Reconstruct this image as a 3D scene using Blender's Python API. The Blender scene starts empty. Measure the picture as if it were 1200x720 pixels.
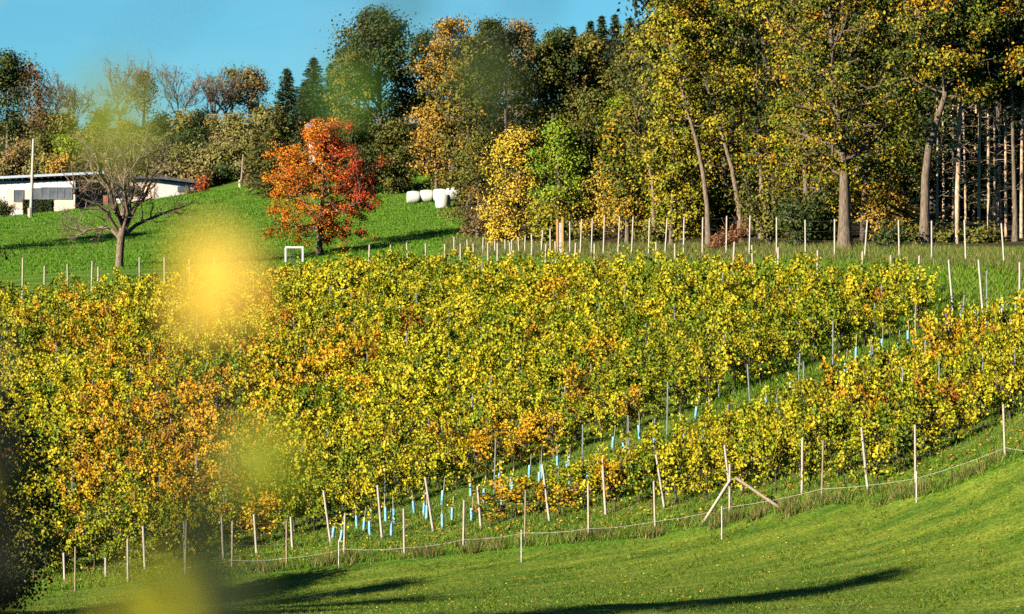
import bpy, math, random
import numpy as np
from mathutils import Vector, Matrix

R = math.radians
scene = bpy.context.scene
COL = scene.collection

# ---------------------------------------------------------------- camera, sky, sun, exposure
FPX = 4000.0                                   # focal length in photograph pixels (1200 wide)
cam_d = bpy.data.cameras.new('camera')
cam = bpy.data.objects.new('camera', cam_d)
COL.objects.link(cam)
cam.location = (0, 0, 0)
cam.rotation_euler = (R(90), 0, 0)
cam_d.sensor_width = 36.0
cam_d.lens = FPX * 36 / 1200
cam_d.clip_start = 0.1
cam_d.clip_end = 5000
cam_d.dof.use_dof = True
cam_d.dof.focus_distance = 135
cam_d.dof.aperture_fstop = 2.8
cam_d.dof.aperture_blades = 0
scene.camera = cam

SUN_EL = R(23)
SUN_H = Vector((-0.80, -0.60)).normalized()    # horizontal direction towards the sun
sun_vec = Vector((SUN_H.x * math.cos(SUN_EL), SUN_H.y * math.cos(SUN_EL), math.sin(SUN_EL)))

world = bpy.data.worlds.new('World')
scene.world = world
world.use_nodes = True
wn = world.node_tree
wn.nodes.clear()
w_out = wn.nodes.new('ShaderNodeOutputWorld')
w_bg = wn.nodes.new('ShaderNodeBackground')
w_sky = wn.nodes.new('ShaderNodeTexSky')
w_sky.sky_type = 'NISHITA'
w_sky.sun_disc = False
w_sky.sun_elevation = SUN_EL
w_sky.sun_rotation = math.atan2(SUN_H.x, SUN_H.y)
w_sky.altitude = 300
w_sky.air_density = 1.0
w_sky.dust_density = 0.0
w_sky.ozone_density = 1.2
w_bg.inputs['Strength'].default_value = 0.05
w_tint = wn.nodes.new('ShaderNodeMix')
w_tint.data_type = 'RGBA'
w_tint.blend_type = 'MULTIPLY'
w_tint.inputs[0].default_value = 1.0
w_tint.inputs[7].default_value = (0.165, 0.425, 0.59, 1)
wn.links.new(w_sky.outputs['Color'], w_tint.inputs[6])
w_tc = wn.nodes.new('ShaderNodeTexCoord')                # faint high cirrus
w_mp = wn.nodes.new('ShaderNodeMapping'); w_mp.inputs['Scale'].default_value = (7, 7, 34); w_mp.inputs['Rotation'].default_value = (0, R(14), 0)
w_nz = wn.nodes.new('ShaderNodeTexNoise'); w_nz.inputs['Scale'].default_value = 1.6; w_nz.inputs['Detail'].default_value = 7; w_nz.inputs['Roughness'].default_value = .55
w_rp = wn.nodes.new('ShaderNodeMapRange'); w_rp.inputs[1].default_value = .42; w_rp.inputs[2].default_value = .80; w_rp.inputs[3].default_value = 0; w_rp.inputs[4].default_value = .16
w_cl = wn.nodes.new('ShaderNodeMix'); w_cl.data_type = 'RGBA'; w_cl.inputs[7].default_value = (3.0, 4.4, 5.1, 1)
wn.links.new(w_tc.outputs['Generated'], w_mp.inputs[0]); wn.links.new(w_mp.outputs[0], w_nz.inputs['Vector'])
wn.links.new(w_nz.outputs['Fac'], w_rp.inputs[0]); wn.links.new(w_rp.outputs[0], w_cl.inputs[0])
wn.links.new(w_tint.outputs[2], w_cl.inputs[6])
wn.links.new(w_cl.outputs[2], w_bg.inputs['Color'])
wn.links.new(w_bg.outputs[0], w_out.inputs['Surface'])

sun_d = bpy.data.lights.new('sun', 'SUN')
sun_d.energy = 5.0
sun_d.angle = R(0.5)
sun_d.color = (1.0, 0.90, 0.72)
sun_o = bpy.data.objects.new('sun', sun_d)
COL.objects.link(sun_o)
sun_o.rotation_euler = (-sun_vec).to_track_quat('-Z', 'Y').to_euler()
sun_o.location = (-60, -30, 60)

scene.view_settings.view_transform = 'Standard'
scene.view_settings.look = 'None'
scene.view_settings.gamma = 1.0
scene.view_settings.use_curve_mapping = False
scene.view_settings.exposure = 2.05
scene.render.engine = 'CYCLES'
scene.cycles.use_denoising = False
scene.cycles.max_bounces = 5
scene.cycles.diffuse_bounces = 0
scene.cycles.glossy_bounces = 2
scene.cycles.transmission_bounces = 3
scene.cycles.transparent_max_bounces = 4
scene.cycles.caustics_reflective = False
scene.cycles.caustics_refractive = False

# ---------------------------------------------------------------- helpers: scene graph
def tag(o, label=None, cat=None, group=None, kind=None):
    if label: o['label'] = label
    if cat: o['category'] = cat
    if group: o['group'] = group
    if kind: o['kind'] = kind
    return o

def empty(name, loc, label=None, cat=None, group=None, rz=0.0):
    o = bpy.data.objects.new(name, None)
    COL.objects.link(o)
    o.empty_display_size = 0.3
    o.location = loc
    o.rotation_euler = (0, 0, rz)
    return tag(o, label, cat, group)

class MB:
    """collects pieces and links them as one mesh object"""
    def __init__(s):
        s.V = []; s.F = []; s.C = []; s.M = []; s.n = 0
    def add(s, V, F, color=None, mat=0):
        V = np.asarray(V, dtype=np.float32).reshape(-1, 3)
        F = np.asarray(F, dtype=np.int64)
        s.V.append(V)
        s.F.append(F + s.n)
        s.M.append(np.full(len(F), mat, dtype=np.int32))
        if color is None:
            c = np.ones((len(V), 3), dtype=np.float32)
        else:
            c = np.asarray(color, dtype=np.float32)
            if c.ndim == 1: c = np.tile(c, (len(V), 1))
        s.C.append(c)
        s.n += len(V)
    def box(s, x0, x1, y0, y1, z0, z1, mat=0, color=None):
        V = [(x0,y0,z0),(x1,y0,z0),(x1,y1,z0),(x0,y1,z0),(x0,y0,z1),(x1,y0,z1),(x1,y1,z1),(x0,y1,z1)]
        F = [(0,3,2,1),(4,5,6,7),(0,1,5,4),(1,2,6,5),(2,3,7,6),(3,0,4,7)]
        s.add(V, F, color, mat)
    def tube(s, pts, rad, sides=6, cap=True, color=None, mat=0):
        P = np.asarray(pts, dtype=float); n = len(P)
        rad = np.broadcast_to(np.asarray(rad, dtype=float), (n,))
        T = np.gradient(P, axis=0)
        T /= np.linalg.norm(T, axis=1)[:, None] + 1e-9
        ref = np.array([0.0, 0, 1.0]) if abs(T[0, 2]) < 0.9 else np.array([1.0, 0, 0])
        A = np.cross(T, ref); A /= np.linalg.norm(A, axis=1)[:, None] + 1e-9
        B = np.cross(T, A)
        a = np.arange(sides) * 2 * math.pi / sides
        V = P[:, None, :] + rad[:, None, None] * (A[:, None, :] * np.cos(a)[None, :, None] + B[:, None, :] * np.sin(a)[None, :, None])
        V = V.reshape(-1, 3)
        i = np.arange(n - 1)[:, None] * sides; j = np.arange(sides)[None, :]; k = (j + 1) % sides
        F = np.stack([i + j, i + k, i + sides + k, i + sides + j], -1).reshape(-1, 4)
        s.add(V, F, color, mat)
        if cap:
            base = s.n - len(V)
            top = (n - 1) * sides
            c0 = P[-1] + T[-1] * rad[-1] * 0.3
            VV = np.vstack([V[top:top + sides], c0[None]])
            FF = np.array([(q, (q + 1) % sides, sides) for q in range(sides)])
            s.add(VV, FF, color, mat)
    def build(s, name, mats, parent=None, smooth=False, loc=None):
        me = bpy.data.meshes.new(name)
        s.fill(me, smooth)
        if not isinstance(mats, (list, tuple)): mats = [mats]
        for m in mats: me.materials.append(m)
        if len(mats) > 1:
            me.polygons.foreach_set('material_index', np.concatenate(s.M))
        o = bpy.data.objects.new(name, me)
        COL.objects.link(o)
        if parent is not None: o.parent = parent
        if loc is not None: o.location = loc
        return o
    def fill(s, me, smooth):
        V = np.concatenate(s.V).astype(np.float32)
        me.vertices.add(len(V)); me.vertices.foreach_set('co', V.ravel())
        tot = np.concatenate([np.full(len(f), f.shape[1]) for f in s.F]).astype(np.int32)
        idx = np.concatenate([f.ravel() for f in s.F]).astype(np.int32)
        st = np.concatenate([[0], np.cumsum(tot)[:-1]]).astype(np.int32)
        me.loops.add(len(idx)); me.loops.foreach_set('vertex_index', idx)
        me.polygons.add(len(tot)); me.polygons.foreach_set('loop_start', st)
        try: me.polygons.foreach_set('loop_total', tot)
        except Exception: pass
        me.polygons.foreach_set('use_smooth', np.full(len(tot), bool(smooth)))
        ca = me.color_attributes.new('Col', 'FLOAT_COLOR', 'POINT')
        C = np.concatenate(s.C); C = np.hstack([C, np.ones((len(C), 1), np.float32)]).astype(np.float32)
        ca.data.foreach_set('color', C.ravel())
        me.update(calc_edges=True)
        me.validate()

def rnd_unit(rng, n):
    v = rng.normal(size=(n, 3)); return v / np.linalg.norm(v, axis=1)[:, None]

def leaves(mb, P, N, S, C, rng, aspect=0.75, T=None, fold=0.14):
    """folded four-point leaves"""
    n = len(P)
    if T is None: T = rnd_unit(rng, n)
    T = T - N * np.sum(T * N, axis=1)[:, None]
    T /= np.linalg.norm(T, axis=1)[:, None] + 1e-9
    B = np.cross(N, T)
    S = np.broadcast_to(np.asarray(S, float), (n,))[:, None]
    V = np.stack([P - T * S * .5, P + B * S * .5 * aspect + N * S * fold - T * S * .06,
                  P + T * S * .5, P - B * S * .5 * aspect + N * S * fold - T * S * .06], 1).reshape(-1, 3)
    i = np.arange(n)[:, None] * 4
    F = np.concatenate([i + np.array([[0, 2, 1]]), i + np.array([[0, 3, 2]])], 0)
    mb.add(V, F, np.repeat(C, 4, axis=0))

def pal_pick(rng, pal, n, jit=0.22):
    w = np.array([p[1] for p in pal], float); w /= w.sum()
    c = np.array([p[0] for p in pal], float)[rng.choice(len(pal), n, p=w)]
    return np.clip(c * (1 + rng.uniform(-jit, jit, (n, 1))) * (1 + rng.uniform(-.08, .08, (n, 3))), 0.004, 0.85)

# ---------------------------------------------------------------- materials
def new_mat(name):
    m = bpy.data.materials.new(name); m.use_nodes = True
    nt = m.node_tree; nt.nodes.clear()
    return m, nt, nt.nodes.new('ShaderNodeOutputMaterial')

ALB = 0.66                                     # one factor that brings all base colours to the exposure
def leaf_mat(name, trans=0.35, rough=0.55, spec=0.25):
    m, nt, out = new_mat(name)
    at = nt.nodes.new('ShaderNodeAttribute'); at.attribute_name = 'Col'
    bs = nt.nodes.new('ShaderNodeBsdfPrincipled')
    bs.inputs['Roughness'].default_value = rough
    dk = nt.nodes.new('ShaderNodeMix'); dk.data_type = 'RGBA'; dk.blend_type = 'MULTIPLY'; dk.inputs[0].default_value = 1; dk.inputs[7].default_value = (ALB, ALB, ALB, 1)
    nt.links.new(at.outputs['Color'], dk.inputs[6])
    bs.inputs['Specular IOR Level'].default_value = spec
    tr = nt.nodes.new('ShaderNodeBsdfTranslucent')
    mx = nt.nodes.new('ShaderNodeMixShader'); mx.inputs[0].default_value = trans
    nt.links.new(dk.outputs[2], bs.inputs['Base Color'])
    nt.links.new(dk.outputs[2], tr.inputs['Color'])
    nt.links.new(bs.outputs[0], mx.inputs[1]); nt.links.new(tr.outputs[0], mx.inputs[2])
    nt.links.new(mx.outputs[0], out.inputs['Surface'])
    return m

def noisy_mat(name, c1, c2, scale=4.0, rough=0.8, stretch=(1, 1, 1), bump=0.0, metallic=0.0, detail=6, spec=0.3, dist=0.02):
    m, nt, out = new_mat(name)
    tc = nt.nodes.new('ShaderNodeTexCoord')
    mp = nt.nodes.new('ShaderNodeMapping'); mp.inputs['Scale'].default_value = stretch
    nz = nt.nodes.new('ShaderNodeTexNoise'); nz.inputs['Scale'].default_value = scale; nz.inputs['Detail'].default_value = detail
    rp = nt.nodes.new('ShaderNodeValToRGB')
    rp.color_ramp.elements[0].position = 0.32; rp.color_ramp.elements[1].position = 0.68
    rp.color_ramp.elements[0].color = (*[q * ALB for q in c1], 1); rp.color_ramp.elements[1].color = (*[q * ALB for q in c2], 1)
    bs = nt.nodes.new('ShaderNodeBsdfPrincipled')
    bs.inputs['Roughness'].default_value = rough; bs.inputs['Metallic'].default_value = metallic
    bs.inputs['Specular IOR Level'].default_value = spec
    nt.links.new(tc.outputs['Object'], mp.inputs[0]); nt.links.new(mp.outputs[0], nz.inputs['Vector'])
    nt.links.new(nz.outputs['Fac'], rp.inputs[0]); nt.links.new(rp.outputs[0], bs.inputs['Base Color'])
    if bump:
        bp = nt.nodes.new('ShaderNodeBump'); bp.inputs['Strength'].default_value = bump; bp.inputs['Distance'].default_value = dist
        nt.links.new(nz.outputs['Fac'], bp.inputs['Height']); nt.links.new(bp.outputs[0], bs.inputs['Normal'])
    nt.links.new(bs.outputs[0], out.inputs['Surface'])
    return m

M = {}
M['leaf'] = leaf_mat('leaf', 0.11, 0.6, 0.15)
M['needle'] = leaf_mat('needle', 0.12, 0.6, 0.2)
M['grass'] = leaf_mat('grass_blade', 0.3, 0.6, 0.15)
M['bark'] = noisy_mat('bark', (.05, .037, .026), (.19, .14, .095), 6, .9, (3, 3, .5), .8, dist=.04)
M['bark_pale'] = noisy_mat('bark_pale', (.065, .045, .03), (.23, .165, .11), 6, .9, (3, 3, .6), .7, dist=.03)
M['bark_fruit'] = noisy_mat('bark_fruit', (.09, .066, .045), (.30, .225, .15), 6, .9, (3, 3, .6), .8, dist=.04)
M['bark_dark'] = noisy_mat('bark_dark', (.035, .026, .02), (.11, .085, .065), 7, .9, (3, 3, .6), .7, dist=.03)
M['bark_pine'] = noisy_mat('bark_pine', (.20, .12, .07), (.58, .42, .28), 5, .9, (3, 3, .7), .7, dist=.03)
M['twig'] = noisy_mat('twig', (.07, .055, .045), (.19, .15, .12), 8, .9)
M['vine_wood'] = noisy_mat('vine_wood', (.03, .022, .016), (.1, .075, .05), 12, .9, bump=.5)
M['post'] = noisy_mat('weathered_post', (.24, .20, .15), (.44, .38, .30), 9, .85, (4, 4, .5), .4)
M['post_pale'] = noisy_mat('pale_post', (.24, .21, .175), (.50, .45, .38), 9, .8, (4, 4, .5), .3)
M['post_dark'] = noisy_mat('brown_post', (.14, .10, .07), (.30, .23, .16), 9, .9, (4, 4, .5), .5)
M['post_orange'] = noisy_mat('orange_wood', (.40, .17, .06), (.58, .28, .10), 9, .75, (4, 4, .5), .3)
M['metal'] = noisy_mat('galvanised', (.30, .33, .37), (.46, .50, .55), 6, .5, metallic=.6)
M['wire'] = noisy_mat('wire', (.25, .25, .25), (.4, .4, .4), 6, .5, metallic=.8)
M['tape'] = noisy_mat('white_tape', (.30, .30, .28), (.55, .55, .5), 10, .6)
M['tube'] = noisy_mat('blue_plastic', (.10, .32, .44), (.24, .48, .58), 5, .45)
M['white'] = noisy_mat('white_plaster', (.50, .48, .455), (.64, .62, .59), 3, .85)
M['pink'] = noisy_mat('pinkish_panel', (.62, .46, .36), (.70, .53, .42), 3, .8)
M['roof_dark'] = noisy_mat('roof_bitumen', (.05, .05, .055), (.1, .1, .11), 3, .8)
M['roof_edge'] = noisy_mat('roof_edge', (.30, .36, .42), (.40, .46, .52), 3, .5)
M['roof_blue'] = noisy_mat('metal_roof', (.22, .28, .35), (.32, .39, .46), 4, .45)
M['wood_red'] = noisy_mat('red_brown_timber', (.16, .06, .035), (.26, .11, .06), 5, .7)
M['frame'] = noisy_mat('window_frame', (.62, .60, .57), (.72, .70, .68), 3, .5)
M['frame_dark'] = noisy_mat('grey_frame', (.12, .12, .13), (.18, .18, .19), 3, .5)
M['glass'] = noisy_mat('dark_glass', (.06, .07, .085), (.13, .14, .16), 1.5, .12, spec=.5)
M['blue_paint'] = noisy_mat('blue_shutter', (.10, .24, .40), (.16, .32, .48), 4, .6)
M['bale'] = noisy_mat('bale_film', (.40, .42, .35), (.60, .60, .52), 5, .4, (1, 1, 4), .3)
M['red_paint'] = noisy_mat('red_paint', (.6, .09, .04), (.7, .13, .06), 4, .6)
M['net'] = noisy_mat('net', (.5, .5, .5), (.6, .6, .6), 4, .8)
M['goal'] = noisy_mat('goal_frame', (.75, .75, .75), (.85, .85, .85), 4, .5)
M['black_plastic'] = noisy_mat('black_plastic', (.02, .02, .02), (.05, .05, .05), 4, .5)

# ---------------------------------------------------------------- terrain
CP = [  # (photo x, photo y, distance)
 # lawn edge and fence line
 (0,706,122),(100,700,121),(300,686,120),(480,664,119.5),(600,656,118),(700,645,117.5),(800,629,117),(900,620,115),(1000,603,113),(1100,590,111),(1200,563,108.5),
 (27,690,126),(150,682,124.5),(272,668,123),(336,666,122.5),(403,655,122),(474,652,121.5),(543,643,121),(612,637,120),(690,630,119),(768,622,119),(855,605,118),(963,584,116),(1073,572,113.7),(1178,537,111),
 # lawn
 (1200,720,93),(1200,640,102.5),(1080,655,103),(900,720,94),(620,718,94.5),(300,720,99),(0,720,101),
 # top edge of the vineyard
 (25,322,210),(140,314,210),(260,310,213),(375,300,219),(540,297,207),(650,300,189),(750,302,178),(850,302,171),(950,304,163),(1050,307,157),(1195,315,147),
 # meadow, house, hill
 (25,292,235),(430,285,224),(520,285,215),(250,225,270),(320,222,266),(20,255,285),(100,250,287),(210,234,292),
 (420,228,262),(480,235,255),(530,243,245),
 (0,200,330),(150,200,335),(270,190,330),(0,152,400),(150,150,400),(270,147,390),(330,150,380),(370,190,310),
 # forest slope
 (560,280,212),(700,270,205),(700,150,300),(560,180,300),(900,285,180),(900,200,260),(1100,290,166),(1200,294,160),(1200,230,240),(450,180,300),
 # outside the frame
 (1420,305,146),(1420,500,104),(1420,690,92),(-260,335,212),(-260,715,124),(-260,250,290),(-260,150,400),
]
XY = [((px - 600) / FPX * d, d, (360 - py) / FPX * d) for px, py, d in CP]
for x in (-40, -15, 0, 15, 40):
    XY += [(x, -5, -1.75), (x, 20, -4.1), (x, 42, -6.5), (x, 66, -8.6), (x, 84, -9.0)]
for x in (-90, -30, 30, 90):
    XY += [(x, 480, 20.5), (x, 560, 19.0)]
XY += [(-70, 120, -11), (-80, 210, 1.0), (60, 110, -3), (75, 180, 5), (80, 300, 14)]
XY = np.array(XY, float)
_s = 60.0
def _phi(r2): return 0.5 * r2 * np.log(r2 + 1e-9)
_p = XY[:, :2] / _s
_n = len(_p)
_K = _phi(((_p[:, None] - _p[None]) ** 2).sum(-1)) + np.eye(_n) * 2e-3
_Pm = np.hstack([np.ones((_n, 1)), _p])
_A = np.block([[_K, _Pm], [_Pm.T, np.zeros((3, 3))]])
_w = np.linalg.solve(_A, np.concatenate([XY[:, 2], np.zeros(3)]))
def zt(x, y):
    x = np.clip(np.asarray(x, float), -95, 95); y = np.clip(np.asarray(y, float), -8, 560)
    sh = np.broadcast(x, y).shape
    q = np.stack([np.broadcast_to(x, sh).ravel(), np.broadcast_to(y, sh).ravel()], 1) / _s
    out = np.empty(len(q))
    for a in range(0, len(q), 20000):
        b = q[a:a + 20000]
        out[a:a + 20000] = _phi(((b[:, None] - _p[None]) ** 2).sum(-1)) @ _w[:_n] + _w[_n] + b @ _w[_n + 1:]
    return out.reshape(sh)
def z1(x, y): return float(zt(x, y))
_ds = np.arange(88, 620, 0.25)
def hit(px, py):
    """where the sight line of a photograph point meets the ground"""
    x = (px - 600) / FPX * _ds; z = (360 - py) / FPX * _ds
    g = zt(x, _ds)
    k = np.argmax(z <= g)
    d = _ds[k] if (z <= g).any() else 600
    return np.array([(px - 600) / FPX * d, d, z1((px - 600) / FPX * d, d)])
def gp(px, d):
    x = (px - 600) / FPX * d
    return np.array([x, d, z1(x, d)])
def proj(P):
    P = np.atleast_2d(P)
    return np.stack([600 + P[:, 0] / P[:, 1] * FPX, 360 - P[:, 2] / P[:, 1] * FPX], 1)

# zones (in plan)
fence_px = [(-300,720),(-100,706),(27,690),(150,682),(272,668),(336,666),(403,655),(474,652),(543,643),(612,637),(690,630),(768,622),(855,605),(963,584),(1073,573),(1178,537),(1300,500)]
fence_line = np.array([hit(a, b) for a, b in fence_px if 0 <= a <= 1200] )
def fence_y(x):
    return np.interp(x, fence_line[:, 0], fence_line[:, 1])
top_px = [(-80,372),(30,364),(140,357),(260,352),(375,339),(430,333),(540,333),(650,336),(750,340),(850,340),(950,345),(1030,350),(1078,358),(1094,420),(1240,420)]
top_line = np.array([hit(a, b) for a, b in top_px])
band_px = [(-80,300),(1000,380),(1095,368),(1240,366)]
band_line = np.array([hit(a, b) for a, b in band_px])
def band_y(x): return np.interp(x, band_line[:, 0], band_line[:, 1])
def top_y(x): return np.interp(x, top_line[:, 0], top_line[:, 1])
forest_px = [(-100,150,400),(150,150,400),(330,200,310),(400,228,290),(520,238,272),(556,290,212),(650,297,192),(750,296,181),(850,294,174),(950,296,168),(1050,299,163),(1200,303,158),(1500,303,150)]
forest_line = np.array([((a - 600) / FPX * d, d) for a, b, d in forest_px])
def forest_y(x): return np.interp(x, forest_line[:, 0], forest_line[:, 1])

def smooth_noise(x, y, s, seed):
    r = np.random.default_rng(seed); out = 0
    for k in range(5):
        a = r.uniform(0, 2 * math.pi); f = (0.6 + r.random()) / s
        out = out + np.sin((x * math.cos(a) + y * math.sin(a)) * f * 2 * math.pi + r.uniform(0, 6.3))
    return out / 3.0

xs = np.concatenate([np.array([-900, -500, -300, -200, -140, -110]), np.arange(-95, -48, 4), np.arange(-48, 48.1, 0.75), np.arange(52, 96, 4), np.array([110, 140, 200, 300, 500, 900])])
ys = np.concatenate([np.array([-300, -120, -50, -20]), np.arange(-8, 88, 4), np.arange(88, 220, 0.75), np.arange(220, 440, 2.5), np.array([450, 470, 500, 540, 600, 700, 900, 1300, 2000])])
GX, GY = np.meshgrid(xs, ys)
GZ = zt(GX, GY) + 0.03 * smooth_noise(GX, GY, 3.1, 5) * (GY > 80)
nx_, ny_ = len(xs), len(ys)
ii = (np.arange(ny_ - 1)[:, None] * nx_ + np.arange(nx_ - 1)[None]).ravel()
gF = np.stack([ii, ii + 1, ii + nx_ + 1, ii + nx_], 1)
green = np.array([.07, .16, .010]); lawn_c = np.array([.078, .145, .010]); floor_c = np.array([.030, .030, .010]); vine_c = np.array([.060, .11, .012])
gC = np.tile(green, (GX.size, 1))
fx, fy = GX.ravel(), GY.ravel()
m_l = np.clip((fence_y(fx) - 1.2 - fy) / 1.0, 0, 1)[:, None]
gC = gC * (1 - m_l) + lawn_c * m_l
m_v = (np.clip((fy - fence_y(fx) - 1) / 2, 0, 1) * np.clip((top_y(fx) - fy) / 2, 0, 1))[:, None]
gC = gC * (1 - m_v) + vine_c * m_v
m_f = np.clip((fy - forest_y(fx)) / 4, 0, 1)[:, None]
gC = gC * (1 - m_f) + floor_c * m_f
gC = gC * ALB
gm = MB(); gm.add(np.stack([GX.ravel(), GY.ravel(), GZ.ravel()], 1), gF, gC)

def ground_material():
    m, nt, out = new_mat('ground')
    at = nt.nodes.new('ShaderNodeAttribute'); at.attribute_name = 'Col'
    tc = nt.nodes.new('ShaderNodeTexCoord')
    mp = nt.nodes.new('ShaderNodeMapping'); mp.inputs['Rotation'].default_value = (0, 0, R(-14)); mp.inputs['Scale'].default_value = (.16, 1.1, 1)
    n1 = nt.nodes.new('ShaderNodeTexNoise'); n1.inputs['Scale'].default_value = .9; n1.inputs['Detail'].default_value = 8; n1.inputs['Roughness'].default_value = .7
    n2 = nt.nodes.new('ShaderNodeTexNoise'); n2.inputs['Scale'].default_value = 9; n2.inputs['Detail'].default_value = 6
    nt.links.new(tc.outputs['Object'], mp.inputs[0]); nt.links.new(mp.outputs[0], n1.inputs['Vector']); nt.links.new(tc.outputs['Object'], n2.inputs['Vector'])
    r1 = nt.nodes.new('ShaderNodeValToRGB')
    r1.color_ramp.elements[0].position = .36; r1.color_ramp.elements[0].color = (.45, .62, .4, 1)
    r1.color_ramp.elements[1].position = .64; r1.color_ramp.elements[1].color = (1.9, 1.25, 1.6, 1)
    r2 = nt.nodes.new('ShaderNodeValToRGB')
    r2.color_ramp.elements[0].position = .35; r2.color_ramp.elements[0].color = (.6, .6, .6, 1)
    r2.color_ramp.elements[1].position = .65; r2.color_ramp.elements[1].color = (1.3, 1.3, 1.3, 1)
    nt.links.new(n1.outputs['Fac'], r1.inputs[0]); nt.links.new(n2.outputs['Fac'], r2.inputs[0])
    a = nt.nodes.new('ShaderNodeMix'); a.data_type = 'RGBA'; a.blend_type = 'MULTIPLY'; a.inputs[0].default_value = 1
    b = nt.nodes.new('ShaderNodeMix'); b.data_type = 'RGBA'; b.blend_type = 'MULTIPLY'; b.inputs[0].default_value = 1
    nt.links.new(at.outputs['Color'], a.inputs[6]); nt.links.new(r1.outputs[0], a.inputs[7])
    nt.links.new(a.outputs[2], b.inputs[6]); nt.links.new(r2.outputs[0], b.inputs[7])
    bs = nt.nodes.new('ShaderNodeBsdfPrincipled'); bs.inputs['Roughness'].default_value = .95; bs.inputs['Specular IOR Level'].default_value = .1
    nt.links.new(b.outputs[2], bs.inputs['Base Color'])
    bp = nt.nodes.new('ShaderNodeBump'); bp.inputs['Strength'].default_value = .8; bp.inputs['Distance'].default_value = .08
    nt.links.new(n2.outputs['Fac'], bp.inputs['Height']); nt.links.new(bp.outputs[0], bs.inputs['Normal'])
    nt.links.new(bs.outputs[0], out.inputs['Surface'])
    return m
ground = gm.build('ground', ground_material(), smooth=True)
tag(ground, 'grassy hillside ground with mown lawn below and forest floor above', 'ground', kind='structure')

# ---------------------------------------------------------------- tree builders
def wobble_path(rng, H, lean=(0, 0), amp=.03, n=9):
    t = np.linspace(0, 1, n)
    off = np.cumsum(rng.normal(size=(n, 2)) * amp * H / n ** .5, axis=0); off[0] = 0
    P = np.zeros((n, 3)); P[:, 2] = t * H
    P[:, 0] = off[:, 0] * t + lean[0] * t ** 1.2; P[:, 1] = off[:, 1] * t + lean[1] * t ** 1.2
    return P

def limb(rng, p, d, L, up=.25, wig=.22, n=5):
    pts = [np.array(p, float)]; d = np.array(d, float); d /= np.linalg.norm(d)
    for k in range(n):
        d = d + rng.normal(size=3) * wig * .6; d[2] += up * .25; d /= np.linalg.norm(d)
        pts.append(pts[-1] + d * L / n)
    return np.array(pts)

def along(P, t):
    s = np.linspace(0, 1, len(P)); return np.array([np.interp(t, s, P[:, k]) for k in range(3)])

def broadleaf(rng, H, W, cb=.25, r0=.2, path=None, lean=(0, 0), nb=24, sub=5, prof=None, up=.3, clumps=1.0, bare=0.0):
    """returns trunk builder and clump centres"""
    mb = MB(); tips = []
    if path is not None:
        T = np.array(path, float)
    else:
        T = wobble_path(rng, H * .92, lean)
    n = len(T); tt = np.linspace(0, 1, n)
    rad = r0 * (1 - .86 * tt ** .9); rad[0] *= 1.35
    mb.tube(T, rad, 9)
    Hn = T[-1, 2]
    for i in range(nb):
        u = (i + rng.random()) / nb
        t = cb + (1 - cb) * u * .98
        p = along(T, t)
        az = i * 2.4 + rng.uniform(-.5, .5)
        pr = (math.sin(math.pi * (.16 + .80 * u)) ** .7) if prof is None else prof(u)
        L = W / 2 * pr * rng.uniform(.72, 1.15)
        el = R(8 + 50 * u ** 1.3) + rng.normal() * .15
        d = np.array([math.cos(az) * math.cos(el), math.sin(az) * math.cos(el), math.sin(el)])
        B = limb(rng, p, d, L, up, .25)
        rb = max(.018, r0 * .42 * (1 - .75 * t))
        mb.tube(B, rb * np.linspace(1, .22, len(B)), 5)
        if rng.random() >= bare: tips.append(B[-1])
        tips.append(B[3])
        for k in range(sub):
            q = along(B, .3 + .7 * (k + rng.random()) / sub)
            dd = d * .5 + rng.normal(size=3) * .6; dd[2] += .15
            S = limb(rng, q, dd, L * rng.uniform(.25, .5), up, .3, 3)
            mb.tube(S, rb * .4 * np.linspace(1, .25, 4), 4)
            tips.append(S[-1])
            if rng.random() < .5: tips.append(S[2])
    tips.append(T[-1] + np.array([0, 0, .2]))
    return mb, np.array(tips)

def crown(rng, tips, nleaf, size, pal, sig=.45, flat=.7, pal2=None, split=None, jit=.22, aspect=.75, droop=0.0):
    """leaf clumps round the given points"""
    mb = MB()
    m = len(tips); cnt = rng.multinomial(nleaf, rng.dirichlet(np.full(m, 1.1)))
    idx = np.repeat(np.arange(m), cnt); n = len(idx)
    off = rng.normal(size=(n, 3)) * np.array([sig, sig, sig * flat]) * rng.uniform(.6, 1.25, m)[idx][:, None]
    P = tips[idx] + off
    if droop: P[:, 2] -= np.abs(rng.normal(size=n)) * droop
    N = off / (np.linalg.norm(off, axis=1)[:, None] + 1e-6) * 1.0 + rnd_unit(rng, n) * .65 + np.array([0, 0, .35]); N /= np.linalg.norm(N, axis=1)[:, None]
    S = size * rng.uniform(.6, 1.35, n)
    base = pal_pick(rng, pal, m, .12)
    mixc = pal_pick(rng, pal, n, jit)
    C = base[idx] * .68 + mixc * .32
    if pal2 is not None:
        sel = split(P, rng)
        b2 = pal_pick(rng, pal2, m, .12)[idx] * .68 + pal_pick(rng, pal2, n, jit) * .32
        C = np.where(sel[:, None], b2, C)
    leaves(mb, P, N, S, C, rng, aspect)
    return mb

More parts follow.
